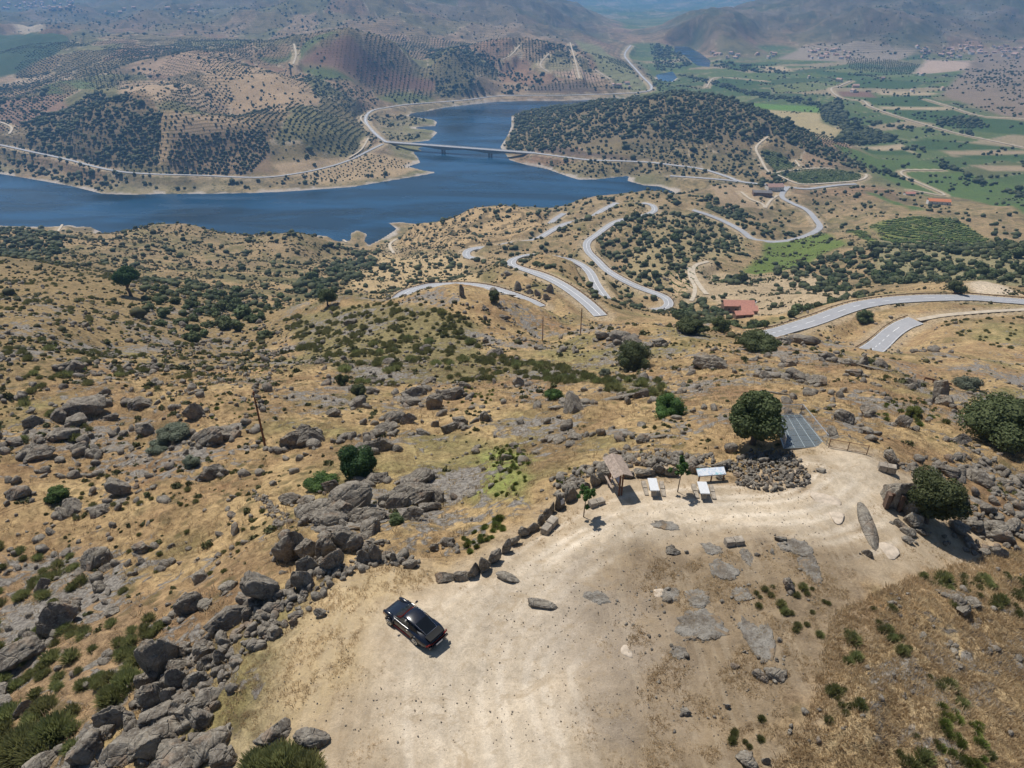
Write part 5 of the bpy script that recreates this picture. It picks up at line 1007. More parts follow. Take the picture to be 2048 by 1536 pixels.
for g_ in range(3):
    ii = np.where(gs == g_)[0]; V, Fc = gt[g_]; a = r.uniform(0, 6.28, len(ii))[:,None]; s = GA[ii,2][:,None]
    X = (V[:,0]*np.cos(a)-V[:,1]*np.sin(a))*s+GA[ii,0:1]; Y = (V[:,0]*np.sin(a)+V[:,1]*np.cos(a))*s+GA[ii,1:2]; Z = V[:,2]*s+z[ii][:,None]
    Vs.append(np.stack([X, Y, Z], -1).reshape(-1, 3)); Fs.append((Fc[None]+(np.arange(len(ii))*len(V))[:,None,None]+n).reshape(-1, 4)); n += len(ii)*len(V)
o = link("dry_grass", mesh_from("dry_grass", np.concatenate(Vs), np.concatenate(Fs), LM_GRASS)); tag(o, "golden dry grass covering the near slopes between the rocks", "grass", kind='stuff')
print("grass", len(GA))
# ------------------------------------------------------------------ built things
WOOD = simple("weathered_wood", (.34,.27,.22), .85, 0, .25, 5, .3); WOODD = simple("brown_wood", (.16,.07,.035), .7, 0, .2, 6, .2)
GALV = simple("galvanised_steel", (.50,.52,.54), .4, .7, .08, 3); RUST = simple("rusty_steel", (.20,.11,.07), .7, .3, .2, 8)
WHT = simple("pale_granite_top", (.62,.63,.64), .55, 0, .06, 9, .1); BLK = simple("stone_block", (.33,.285,.23), .9, 0, .35, 3, .7)
CONC = simple("concrete", (.55,.53,.50), .8, 0, .12, .4); CONCD = simple("dark_concrete", (.36,.35,.33), .85, 0, .12, .4)
TILE = simple("roof_tiles", (.50,.24,.18), .8, 0, .2, 1.5, .3); WALLW = simple("white_wall", (.66,.63,.58), .85, 0, .08, 1); STW = simple("brown_stone_wall", (.20,.13,.095), .9, 0, .35, 3, .5)
GLD = simple("dark_glass", (.008,.010,.013), .15, 0, 0, 1, 0, .25); TARM = simple("dark_roof", (.16,.145,.14), .8, 0, .2, .6); WHV = simple("white_paint", (.75,.75,.75), .35, 0, .03, 1, 0, .5)
def frame_at(px, py, px2, py2):
    """local frame on the ground: origin at the first spot, X towards the second"""
    p, q = spot(px, py), spot(px2, py2); a = math.atan2(q[1]-p[1], q[0]-p[0]); return p, a, math.hypot(q[0]-p[0], q[1]-p[1])
# --- parked car: a dark blue black rear engined coupe
CAR = mat_new("car_paint"); m, t, b = CAR; b.inputs['Base Color'].default_value = (.004,.006,.014,1); b.inputs['Roughness'].default_value = .22; b.inputs['Coat Weight'].default_value = .45; b.inputs['Coat Roughness'].default_value = .03; b.inputs['Specular IOR Level'].default_value = .5; CAR = m
RUBB = simple("tyre_rubber", (.02,.02,.02), .85, 0, .1, 5); RIM = simple("alloy_rim", (.55,.56,.57), .3, .9, .05, 5); REDL = simple("red_leather", (.40,.05,.04), .5, 0, .1, 5); CHR = simple("chrome_trim", (.70,.70,.70), .18, 1, .02, 5)
m, t, b = mat_new("window_glass"); b.inputs['Base Color'].default_value = (.02,.03,.035,1); b.inputs['Roughness'].default_value = .05; b.inputs['Specular IOR Level'].default_value = .6; b.inputs['Alpha'].default_value = .62; WGL = m
f_, r_ = spot(806, 1218), spot(868, 1262); yaw = math.atan2(f_[1]-r_[1], f_[0]-r_[0]); cc = (f_+r_)/2
cpos = spot(829, 1256); car = empty("parked_car", (cpos[0], cpos[1], float(ground.at(cpos[0], cpos[1]))+.01), yaw); car.scale = (.95, .95, .95)
tag(car, "shiny blue black classic coupe with red trim, parked alone on the pale gravel", "car")
def loft(secs, mat, name, parent, sub=2, closed=True, cap=True):
    n = len(secs[0]); V = [p for s in secs for p in s]; Fc = []
    for i in range(len(secs)-1):
        for k in range(n if closed else n-1): Fc.append((i*n+k, i*n+(k+1)%n, (i+1)*n+(k+1)%n, (i+1)*n+k))
    if cap: Fc += [tuple(range(n))[::-1], tuple((len(secs)-1)*n+k for k in range(n))]
    o = link(name, mesh_from(name, V, Fc, mat, True), parent)
    if sub: md = o.modifiers.new("s", 'SUBSURF'); md.levels = md.render_levels = sub
    return o
# x: 0 = tail, 4.29 = nose. stations: x, half width at hips, half width at sill, bottom z, belt z, deck z at the middle
LB = 4.29
ST = [(-2.12,.58,.60,.36,.56,.60),(-2.02,.76,.72,.24,.66,.72),(-1.72,.89,.82,.20,.78,.86),(-1.25,.915,.86,.20,.86,.98),(-.80,.88,.84,.19,.86,.98),(-.20,.81,.80,.18,.84,.92),(.50,.80,.79,.18,.83,.90),(.95,.82,.80,.19,.82,.86),(1.30,.83,.80,.20,.80,.76),(1.65,.80,.76,.20,.74,.66),(1.95,.72,.70,.22,.60,.54),(2.12,.56,.58,.30,.46,.44)]
secs = []
for x, wh, ws, zb, zt, zd in ST:
    secs.append([(x, -ws*.8, zb), (x, -ws, zb+.06), (x, -wh, (zb+zt)/2), (x, -wh*.97, zt-.09), (x, -wh*.84, zt+.01), (x, -wh*.5, zd), (x, 0, zd+.015), (x, wh*.5, zd), (x, wh*.84, zt+.01), (x, wh*.97, zt-.09), (x, wh, (zb+zt)/2), (x, ws, zb+.06), (x, ws*.8, zb)])
body = loft(secs, CAR, "body", car)
# fender humps over the headlights
for sd in (-1, 1):
    V, Fc = ICO[3]; V = V*np.array([.52, .15, .17])+np.array([1.52, sd*.655, .70]); link("front_wing", mesh_from("front_wing", V, Fc, CAR, True), car)
    mb = MB(); mb.tube([(1.93, sd*.655, .66), (2.0, sd*.66, .63)], [.10,.095], 16); mb.build("headlight", WGL, car, True)
    mb = MB(); mb.box((1.90, sd*.60, .40), (.40,.16,.06)); mb.build("indicator", simple("amber_lens", (.22,.08,.03), .3), car)
# cabin glasshouse and roof
CB = [(-1.55,.50,.93,.95),(-1.05,.57,.93,1.13),(-.45,.60,.90,1.27),(.10,.60,.88,1.30),(.45,.58,.88,1.24),(.80,.60,.86,1.05),(1.02,.62,.85,.87)]
roof = [(-1.55,.46,.955),(-1.05,.53,1.14),(-.60,.555,1.25),(-.15,.56,1.305),(.18,.55,1.30),(.42,.53,1.245)]
rs = []
for x, w, z in roof: rs.append([(x, -w-.03, z-.10), (x, -w, z-.035), (x, -w*.6, z), (x, 0, z+.015), (x, w*.6, z), (x, w, z-.035), (x, w+.03, z-.10), (x, 0, z-.09)])
loft(rs, CAR, "roof", car, 1)
def pane(name, P, mat, th=.015):
    P = [Vector(p) for p in P]; n = (P[1]-P[0]).cross(P[2]-P[0]).normalized()*th; V = P+[p-n for p in P]; k = len(P)
    Fc = [tuple(range(k)), tuple(range(2*k-1, k-1, -1))]+[(i, i+k, (i+1)%k+k, (i+1)%k) for i in range(k)]
    return link(name, mesh_from(name, V, Fc, mat), car)
pane("windscreen", [(1.02,-.60,.86),(1.10,0,.87),(1.02,.60,.86),(.46,.50,1.225),(.48,0,1.25),(.46,-.50,1.225)], WGL)
pane("rear_window", [(-1.60,-.40,.962),(-1.60,.40,.962),(-.70,.46,1.262),(-.70,-.46,1.262)], GLD)
for sd in (-1, 1):
    pane("side_window", [(.88,sd*.70,.86),(.40,sd*.60,1.19),(-.30,sd*.615,1.215),(-.30,sd*.735,.88)][::sd], WGL); pane("quarter_window", [(-.36,sd*.735,.88),(-.36,sd*.615,1.21),(-.80,sd*.60,1.14),(-1.18,sd*.66,.93)][::sd], GLD)
    mb = MB(); mb.tube([(.95,sd*.745,.865),(.2,sd*.775,.885),(-.35,sd*.775,.885)], .016, 6); mb.build("window_trim", CHR, car)
    mb = MB(); mb.box((.30, sd*.80, .27), (1.9,.05,.05)); mb.build("sill_strip", REDL, car)
    mb = MB(); mb.tube([(.72, sd*.80, .95), (.72, sd*.90, .99)], .02, 6); mb.box((.72, sd*.96, 1.0), (.10,.17,.10), taper=.8); mb.build("door_mirror", CAR, car)
    mb = MB(); mb.box((-.28, sd*.835, .74), (.16,.03,.03)); mb.build("door_handle", CHR, car)
    mb = MB(); mb.tube([(-2.10, sd*.46, .62), (-2.02, sd*.80, .60), (-1.95, sd*.84, .60)], .055, 8); mb.build("tail_light", simple("red_lens", (.13,.012,.01), .25), car)
    for x, zc in ((1.33, .31), (-.98, .32)):
        w = empty("wheel", (x, sd*.80, zc)); w.parent = car
        mb = MB(); mb.tube([(0,-.10,0),(0,-.085,0),(0,.085,0),(0,.10,0)], [.27,.315,.315,.27], 28); mb.build("tyre", RUBB, w, True)
        mb = MB(); mb.tube([(0, sd*.095, 0), (0, sd*.112, 0)], [.235,.215], 28); mb.build("rim", RIM, w)
        mb = MB(); mb.tube([(0, sd*.10, 0), (0, sd*.118, 0)], [.165,.16], 24); mb.build("wheel_centre", RUBB, w)
        mb = MB(); 
        for k in range(5): a = k*2*pi/5; mb.box((cos(a)*.10, sd*.122, sin(a)*.10), (.15,.018,.055), M=Matrix.Rotation(-a, 3, 'Y'))
        mb.build("spokes", RIM, w)
        mb = MB(); mb.tube([(x+cos(a)*.37, sd*.86, zc+sin(a)*.37) for a in np.linspace(.05, pi-.05, 12)], .035, 8); mb.build("wheel_arch", CAR, car, True)
mb = MB()
mb.box((.1,0,.62), (1.7,1.15,.30)); mb.box((-.25,-.33,.86), (.16,.46,.36)); mb.box((-.25,.33,.86), (.16,.46,.36)); mb.build("seats", RUBB, car)
mb = MB(); mb.box((.74,0,.90), (.30,1.10,.05)); mb.build("dashboard", REDL, car)
mb = MB(); mb.box((-1.86,0,.90), (.52,1.16,.045), M=Matrix.Rotation(-.10, 3, 'Y')); mb.box((-2.06,0,.93), (.10,1.18,.07)); mb.build("rear_spoiler", RUBB, car)
mb = MB(); mb.box((-2.13,0,.60), (.03,1.0,.10)); mb.build("reflector_band", simple("red_lens_band", (.07,.008,.008), .3), car)
mb = MB(); mb.box((-2.16,0,.46), (.12,1.50,.12)); mb.build("rear_bumper", CAR, car); mb = MB(); mb.box((2.10,0,.38), (.14,1.28,.12)); mb.build("front_bumper", CAR, car)
mb = MB(); mb.box((-2.235,0,.46), (.02,.52,.11)); mb.build("number_plate", WHV, car)
mb = MB(); mb.tube([(-2.12,-.52,.25), (-2.28,-.52,.25)], .035, 10); mb.build("exhaust", CHR, car)
mb = MB(); mb.tube([(-1.62,-.43,.98), (-1.62,.43,.98), (-.69,.48,1.275)], .012, 5); mb.tube([(-1.62,-.43,.98), (-.69,-.48,1.275)], .012, 5); mb.build("rear_window_trim", CHR, car)
# --- picnic tables with block benches
def bench_block(px, py, px2, py2, lab, wdt=.42, h=.42, grp="stone block benches on the gravel", nm="stone_bench", cut=2):
    p, a, L = frame_at(px, py, px2, py2); o = empty(nm, tuple(p), a); tag(o, lab, "bench", grp); rr = random.Random(px)
    for k in range(cut):
        mb = MB(); l = L/cut; mb.box((l*(k+.5), 0, h/2-.03), (l-.02, wdt*rr.uniform(.92, 1.05), h+.06), taper=.96); ob = mb.build("stone_block", BLK, o)
        md = ob.modifiers.new("b", 'BEVEL'); md.width = .035; md.segments = 2
    return o
def table(P, lab):
    c = np.array([onz(px, py, 261.55) for px, py in P]); z0 = float(ground.at(*c.mean(0))); c = np.array([onz(px, py, z0+.78) for px, py in P]); m_ = c.mean(0)
    a = math.atan2(*(c[3]-c[0]+c[2]-c[1])[::-1]); L = np.linalg.norm(c[3]-c[0]); Wd = np.linalg.norm(c[1]-c[0])
    o = empty("picnic_table", (m_[0], m_[1], z0), a); tag(o, lab, "table", "stone picnic tables on the viewpoint")
    mb = MB(); mb.box((0,0,.74), (L, Wd, .10)); ob = mb.build("table_top", WHT, o); md = ob.modifiers.new("b", 'BEVEL'); md.width = .02
    for s_ in (-1, 1): mb = MB(); mb.box((s_*L*.32, 0, .33), (.22, Wd*.55, .72), taper=.9); mb.build("leg", BLK, o)
table([(1295,956),(1313,956),(1319,981),(1301,981)], "white topped stone picnic table nearer the roofed notice board")
table([(1394,963),(1413,963),(1420,987),(1402,987)], "white topped stone picnic table in front of the tilted map panel")
bench_block(1286,968,1294,992,"narrow stone bench left of the picnic table nearer the roofed board",.34,.36,"stone benches along the picnic tables"); bench_block(1322,969,1328,994,"narrow stone bench right of the picnic table nearer the roofed board",.34,.36,"stone benches along the picnic tables")
bench_block(1386,974,1395,998,"narrow stone bench left of the picnic table by the map panel",.34,.36,"stone benches along the picnic tables"); bench_block(1421,976,1429,1000,"narrow stone bench right of the picnic table by the map panel",.34,.36,"stone benches along the picnic tables")
bench_block(1178,1015,1208,1004,"squared stone block bench behind the first leafy sapling",.6,.5); bench_block(1087,1070,1110,1046,"squared stone block bench left of the sapling, inside the border stones",.6,.5)
bench_block(1449,1090,1486,1085,"squared stone block bench alone above the brown rocky patch",.6,.45); bench_block(1755,937,1789,949,"squared stone block bench near the platform, with a pale joint",.6,.5)
for (px, py, q, h, lab) in ((992,1150,(1040,1166),.34,"long rough stone beam lying on the gravel, nearer the border stones"), (1055,1206,(1116,1218),.30,"long rough stone beam lying on the gravel, lower right of the other")):
    p, a, L = frame_at(px, py, *q); V, Fc = rockV(px, 4, 16, .10); V = np.sign(V)*np.abs(V)**.72; V = V*np.array([L/2, .34, h*.75])
    o = link("stone_beam", mesh_from("stone_beam", V, Fc, GRAN)); o.location = (p[0]+cos(a)*L/2, p[1]+sin(a)*L/2, float(ground.at(p[0], p[1]))+h*.45); o.rotation_euler = (0,0,a); tag(o, lab, "stone beam", "stone beams on the gravel")
# --- roofed notice board
p1, p2 = spot(1240,991), spot(1222,966); a = math.atan2(p1[1]-p2[1], p1[0]-p2[0]); Lk = math.hypot(p1[0]-p2[0], p1[1]-p2[1]); mid = (p1+p2)/2
k = empty("notice_board", (mid[0], mid[1], float(ground.at(mid[0], mid[1]))), a); tag(k, "wooden notice board under a small pitched plank roof, with a dark shadow", "notice board")
for x in (-Lk/2, Lk/2):
    for y in (-.10, .10): mb = MB(); mb.box((x, y, 1.05), (.11,.09,2.2)); mb.build("post", WOODD, k)
for sd, nm in ((-1,1),(1,2)):
    mb = MB(); R = Matrix.Rotation(sd*-.42, 3, 'X')
    for q in range(6): mb.box((0, sd*(.07+q*.135)*cos(.42), 2.42-(.07+q*.135)*sin(.42)+.004*(q%2)), (Lk+.65, .125, .03), M=R)
    mb.build("roof", WOOD, k)
m, t, b = mat_new("printed_map"); g = N(t, 'ShaderNodeTexCoord').outputs['Object']; q = nz(t, g, 2.2, 6, .6, 1.5)
c = mix(t, ramp(t, q, .44, .48), (.62,.70,.80), (.80,.82,.84)); c = mix(t, ramp(t, nz(t, g, 3.0, 3), .60, .62), c, (.35,.62,.66)); c = mix(t, mth(t, 'MULTIPLY', ramp(t, nz(t, g, 14, 3), .60, .66), .5), c, (.45,.48,.55))
t.links.new(c, b.inputs['Base Color']); b.inputs['Roughness'].default_value = .3; MAPM = m
mb = MB(); mb.box((0,0,1.42), (Lk-.14,.04,.95)); mb.build("board", simple("poster", (.30,.33,.42), .5, 0, .5, 3), k)
mb = MB(); mb.box((0,0,.86), (Lk-.1,.06,.10)); mb.build("rail", WOODD, k)
mb = MB(); mb.box((-Lk*.30,-.42,.42), (Lk*.9,.16,.05)); mb.box((-Lk*.30,-.42,.2), (.08,.08,.4)); mb.build("plank_seat", WOOD, k); mb = MB(); mb.box((Lk*.05,-.16,.55), (Lk*.8,.15,.05)); mb.build("plank_shelf", WOOD, k)
# --- tilted map panel on three posts
z0 = float(ground.at(*spot(1418,957)[:2])); A = np.array(onz(1397,952,z0+.80)); B = np.array(onz(1452,948,z0+.80)); ux = (B-A)/np.linalg.norm(B-A); Lp = np.linalg.norm(B-A); a = math.atan2(ux[1], ux[0])
o = empty("map_panel", (*(A+B)/2, z0), a); tag(o, "pale tilted panorama map panel on three brown posts", "sign")
R = Matrix.Rotation(.42, 3, 'X'); mb = MB(); mb.box((0,.28,.93), (Lp,.64,.04), M=R); mb.build("panel", MAPM, o); mb = MB(); mb.box((0,.28,.90), (Lp+.06,.70,.03), M=R); mb.build("panel_frame", GALV, o)
for x in (-.45, 0, .45): mb = MB(); mb.box((x*Lp, .06, .40), (.08,.08,.90)); mb.build("post", WOODD, o)
# --- glass viewing platform
zp = float(ground.at(*spot(1610,896)[:2]))+.12; Q = [Vector((*onz(px, py, zp), zp)) for px, py in ((1568,896),(1652,892),(1601,829),(1547,830))]
m, t, b = mat_new("platform_glass"); b.inputs['Base Color'].default_value = (.17,.20,.215,1); b.inputs['Roughness'].default_value = .2; b.inputs['Alpha'].default_value = .66; b.inputs['Specular IOR Level'].default_value = .5; PGL = m
o = empty("viewing_platform", tuple(Q[0])); o['label'] = "blue grey glass floored viewing platform jutting out beside the oak"; o['category'] = "platform"
q = [v-Q[0] for v in Q]; bil = lambda u, v: (q[0]*(1-u)+q[1]*u)*(1-v)+(q[3]*(1-u)+q[2]*u)*v
for i in range(4):
    for j in range(6):
        e = .012; V = [bil(i/4+e, j/6+e), bil((i+1)/4-e, j/6+e), bil((i+1)/4-e, (j+1)/6-e), bil(i/4+e, (j+1)/6-e)]; V = V+[v-Vector((0,0,.04)) for v in V]
        link("glass_pane", mesh_from("glass_pane", V, [(0,1,2,3),(7,6,5,4),(0,4,5,1),(1,5,6,2),(2,6,7,3),(3,7,4,0)], PGL), o)
mb = MB()
for i in range(5): mb.tube([bil(i/4, 0)-Vector((0,0,.03)), bil(i/4, 1)-Vector((0,0,.03))], .05 if i in (0,4) else .035, 6)
for j in range(7): mb.tube([bil(0, j/6)-Vector((0,0,.045)), bil(1, j/6)-Vector((0,0,.045))], .035, 6)
mb.build("floor_frame", simple("steel_frame", (.42,.48,.50), .45, .4, .06, 3), o)
mb = MB()
for u in (.08, .36, .64, .92):
    mb.tube([bil(u, .05)-Vector((0,0,.25)), bil(u, .97)-Vector((0,0,.25))], .05, 6); mb.tube([bil(u, .72)-Vector((0,0,.25)), bil(u, .10)-Vector((0,0,1.6))], .05, 6)
mb.build("support", RUST, o)
for nm, (u0, v0, u1, v1) in (("railing", (0,0,0,1)), ("railing", (1,0,1,1)), ("railing", (0,1,1,1))):
    mb = MB(); n_ = 44; s_, e_ = bil(u0, v0), bil(u1, v1); up = Vector((0,0,1.08)); mb.tube([s_+up, e_+up], .032, 6); mb.tube([s_+Vector((0,0,.10)), e_+Vector((0,0,.10))], .012, 5)
    for k_ in range(0, n_+1):
        c = s_.lerp(e_, k_/n_); mb.tube([c, c+up], .026 if k_ % 22 == 0 else .006, 4)
    mb.build(nm, GALV, o)
A, B = spot(1657,895), spot(1733,909); L = math.hypot(*(B-A)[:2]); a = math.atan2(B[1]-A[1], B[0]-A[0]); o = empty("metal_fence", tuple(A), a); tag(o, "low rusty railing running right from the glass platform", "fence")
mb = MB(); dzf = (B[2]-A[2])/L; P3 = lambda x, z: (x, 0, z+dzf*x); mb.tube([P3(0,.85), P3(L,.85)], .025, 6); mb.tube([P3(0,.12), P3(L,.12)], .02, 6); mb.build("rail", RUST, o)
mb = MB(); 
for k_ in range(31): mb.tube([P3(L*k_/30,.12), P3(L*k_/30,.85)], .010, 4)
mb.build("bars", RUST, o)
for k_ in range(3): mb = MB(); mb.tube([P3(L*k_/2,-.15), P3(L*k_/2,.9)], .035, 6); mb.build("post", RUST, o)
# --- dome hut of rock with a walled mouth
p = spot(1782,1018); s = scale_at(p); wd_ = 84*s; o = empty("stone_hut", tuple(p), -.1); tag(o, "domed boulder hut with a reddish doorway, half hidden by the bushy tree", "hut")
V, Fc = rockV(900, 5, 3, .05); V = V*np.array([wd_*.56, wd_*.50, 2.3]); k_ = (V[:,0] < -wd_*.1) & (V[:,1] < -.45); V[k_,1] = -.45+(V[k_,1]+.45)*.15
bo = link("boulder_shell", mesh_from("boulder_shell", V, Fc, GRAN, True), o); bo.location = (wd_*.40, .62, .10)
mb = MB(); mb.box((-.42,.05,.62), (.26,.5,1.5)); mb.box((.50,.05,.62), (.26,.5,1.5)); mb.build("wall", simple("red_earth_wall", (.13,.085,.062), .9, 0, .35, 3, .5), o)
mb = MB(); mb.box((.04,.12,.62), (.70,.10,1.4)); mb.build("door", simple("dark_door", (.09,.045,.028), .8, 0, .3, 4), o)
# --- whale-back stone and pale slabs on the gravel
p, a, L = frame_at(1712,1010,1745,1100); V, Fc = rockV(901, 4, 4, .06); V = V*np.array([L*.52, .50, .34]); o = link("rock_slab", mesh_from("rock_slab", V, Fc, GRAN, True)); q_ = (spot(1712,1010)+spot(1745,1100))/2
o.location = (q_[0]+.25, q_[1], float(ground.at(q_[0], q_[1]))+.08); o.rotation_euler = (0, .02, a); tag(o, "long curved whale backed stone in front of the stone hut", "slab")
for px, py, w, h, rt, lab in ((1774,1101,50,34,.2,"pale buff flat stone below the stone hut"),(1650,1000,62,26,-.5,"pale flat slab flush with the gravel below the platform"),(1671,1036,30,26,-.6,"small pale slab flush with the gravel left of the curved stone"),(1253,1303,24,22,0,"small pale stone set in the gravel right of the car"),(1318,1186,26,16,0,"pink tinted flat stone set in the gravel")):
    p = spot(px, py); s = scale_at(p); V, Fc = rockV(px, 3, 8, .08); V = V*np.array([w*s/2, h*s/1.3, .09]); o = link("pale_slab", mesh_from("pale_slab", V, Fc, PALEST)); o.location = (p[0], p[1], p[2]+.005); o.rotation_euler = (0,0,rt); tag(o, lab, "slab")
x, y, z, w, H = mp_; mb = MB(); mb.box((0,0,0), (.34,.03,.42)); o = mb.build("plaque", simple("grey_plaque", (.45,.46,.48), .4), None); o.location = (x+.10, y-w*.30, z+H*.6); o.rotation_euler = (-.2, 0, .75); tag(o, "small grey plaque fixed to a border stone left of the sapling", "plaque")
# --- telephone poles and the wire between them
PT = []
for px, py, h, lab in ((530,891,7.6,"tall wooden telephone pole standing alone left of centre"),(1085,681,7.0,"distant thin pole, left of two below the road bends"),(1161,668,7.0,"distant thin pole, right of two below the road bends")):
    p = spot(px, py); o = empty("telephone_pole", tuple(p)); tag(o, lab, "pole", "telephone poles on the slope"); mb = MB(); mb.tube([(0,0,-.3),(0,0,h)], [.15 if h > 7.2 else .13,.10], 8); mb.build("post", WOODD, o)
    mb = MB(); mb.tube([(.1,-.12,h-.7),(.1,-.12,h-.5)], .05, 6); mb.build("insulator", WHT, o); PT.append(p+np.array([0,0,h-.4]))
    if h > 7.2: mb = MB(); mb.tube([(.28+cos(a)*.22, -.1, h-1.75+sin(a)*.42) for a in np.linspace(0, 2*pi, 20)], .05, 6, False); mb.build("cable_coil", RUBB, o)
PT.append(spot(-60,1180)+np.array([0,0,6.8]))
for i, j, lab in ((0,1,"thin sagging cable from the near pole to the distant left pole"),(1,2,"thin cable between the two distant poles"),(3,0,"thin cable running from the near pole off to the left")):
    A, B = PT[i], PT[j]; mb = MB(); mb.tube([A+(B-A)*u+np.array([0,0,-1.6*4*u*(1-u)]) for u in np.linspace(0, 1, 25)], .014, 4); o = mb.build("cable", RUBB); tag(o, lab, "cable")
# --- guard rails along the outside of the bends
def rail(S, off, s0, s1, lab):
    S = S[s0:s1]
    if len(S) < 4: return
    T = np.gradient(S[:,:2], axis=0); T /= np.linalg.norm(T, axis=1)[:,None]+1e-9; Q_ = S[:,:2]+np.stack([T[:,1], -T[:,0]], 1)*off; z = S[:,2]+.05
    c0 = np.array([*Q_[0], z[0]]); o = empty("guard_rail", tuple(c0)); tag(o, lab, "guard rail", "guard rails beside the mountain road")
    V = []; 
    for (x, y), zz_ in zip(Q_, z): V += [(x-c0[0], y-c0[1], zz_+.42-c0[2]), (x-c0[0], y-c0[1], zz_+.82-c0[2])]
    V2 = [(a_+.05, b_+.05, c_) for a_, b_, c_ in V]; n_ = len(V); Fc = [(i, i+2, i+3, i+1) for i in range(0, n_-2, 2)]+[(i+n_, i+1+n_, i+3+n_, i+2+n_) for i in range(0, n_-2, 2)]+[(i+1, i+3, i+3+n_, i+1+n_) for i in range(0, n_-2, 2)]
    link("rail", mesh_from("rail", V+V2, Fc, WOODD), o)
    mb = MB(); mb.box((0,0,.35), (.15,.15,.8)); pm = None
    for k_ in range(0, len(z), max(2, -(-len(z)//95))):
        if pm is None: q_ = mb.build("post", WOODD, o); pm = q_.data
        else: q_ = link("post", pm, o)
        q_.location = (Q_[k_,0]-c0[0], Q_[k_,1]-c0[1], z[k_]-c0[2])
rail(RW[10][3], -3.7, 6, 400, "dark guard rail along the nearest road bend"); rail(RW[11][3], -4.1, 0, 400, "dark guard rail along the far side of the right hand road")
rail(RW[12][3], -4.0, 0, 400, "dark guard rail along the short road stub at the right"); rail(RW[9][3], -3.6, 45, 400, "dark guard rail along the straight road descending to the centre")
S8 = RW[8][3]; rail(S8, -3.7, int(len(S8)*.55), len(S8)-8, "dark guard rail round the tightest hairpin"); rail(S8, -3.7, int(len(S8)*.30), int(len(S8)*.52), "dark guard rail above the wooded slope")
# --- bridge over the reservoir
def span(A, B, zd, w, name, lab, piers, thick, haunch=0, pr=.9, zend=None):
    A = np.array(A); B = np.array(B); L = np.linalg.norm(B-A); a = math.atan2(*(B-A)[::-1]); o = empty(name, (A[0], A[1], zd), a); tag(o, lab, "bridge")
    n_ = 60; xs = np.linspace(0, L, n_+1); V = []; dep_ = []
    for x in xs:
        d_ = thick+haunch*sum(math.exp(-((x-p_)/(L*.09))**2) for p_ in piers); zz_ = 0 if zend is None else (zend-zd)*x/L
        V += [(x,-w/2,zz_),(x,-w/2,zz_-.5),(x,-w*.28,zz_-d_),(x,w*.28,zz_-d_),(x,w/2,zz_-.5),(x,w/2,zz_)]; dep_.append(d_)
    Fc = [(i*6+k_, (i+1)*6+k_, (i+1)*6+(k_+1)%6, i*6+(k_+1)%6) for i in range(n_) for k_ in range(5)]; Fc += [tuple(range(6)), tuple(n_*6+5-k_ for k_ in range(6))]
    link("girder", mesh_from("girder", V, Fc, CONCD), o)
    Vd = [(0,-w/2,.12),(L,-w/2,.12+(0 if zend is None else zend-zd)),(L,w/2,.12+(0 if zend is None else zend-zd)),(0,w/2,.12)]; mb = MB(); mb.add(Vd+[(x,y,z-.3) for x,y,z in Vd], [(0,1,2,3),(7,6,5,4),(0,4,5,1),(1,5,6,2),(2,6,7,3),(3,7,4,0)]); mb.build("deck", am, o)
    for sd in (-1, 1):
        mb = MB(); zl = 0 if zend is None else zend-zd; mb.tube([(0,sd*(w/2-.2),1.0),(L,sd*(w/2-.2),1.0+zl)], .12, 4); mb.tube([(0,sd*(w/2-.1),.2),(L,sd*(w/2-.1),.2+zl)], .3, 4); mb.build("parapet", CONC, o)
    for p_ in piers:
        for dx in (-2.2, 2.2): mb = MB(); mb.box((p_+dx, 0, -(zd+8)/2-.8), (1.4, w*.5, zd+8)); mb.build("pier", CONCD, o)
    return o
e0 = RW[0][3][0]; e1 = RW[2][3][0]; zd0, zd1 = e0[2]+.1, e1[2]+.15; zd0 = max(zd0, 12); 
A = e0[:2]; B = e1[:2]; L = np.linalg.norm(B-A); b0 = np.array(onz(866,318,0)); b1 = np.array(onz(971,319,0)); ux = (B-A)/L
span(A, B, zd0, 12, "road_bridge", "long pale concrete bridge on two pairs of slim piers across the reservoir", [float((b0-A)@ux), float((b1-A)@ux)], 3.0, 2.8, zend=zd1)
Sv = RW[0][3]; px0, py0, _ = proj(Sv[:,0], Sv[:,1], Sv[:,2]); i0 = int(np.argmin(np.abs(px0-803)+np.abs(py0-211))); i1 = int(np.argmin(np.abs(px0-862)+np.abs(py0-206)))
if i1-i0 > 3: span(Sv[i0,:2], Sv[i1,:2], float(Sv[i0,2])+.3, 9, "viaduct", "short low viaduct on several slim piers at the far bank", [float(np.linalg.norm(Sv[i1,:2]-Sv[i0,:2]))*q for q in (.15,.3,.45,.6,.75)], 1.4, 0, zend=float(Sv[i1,2])+.3)
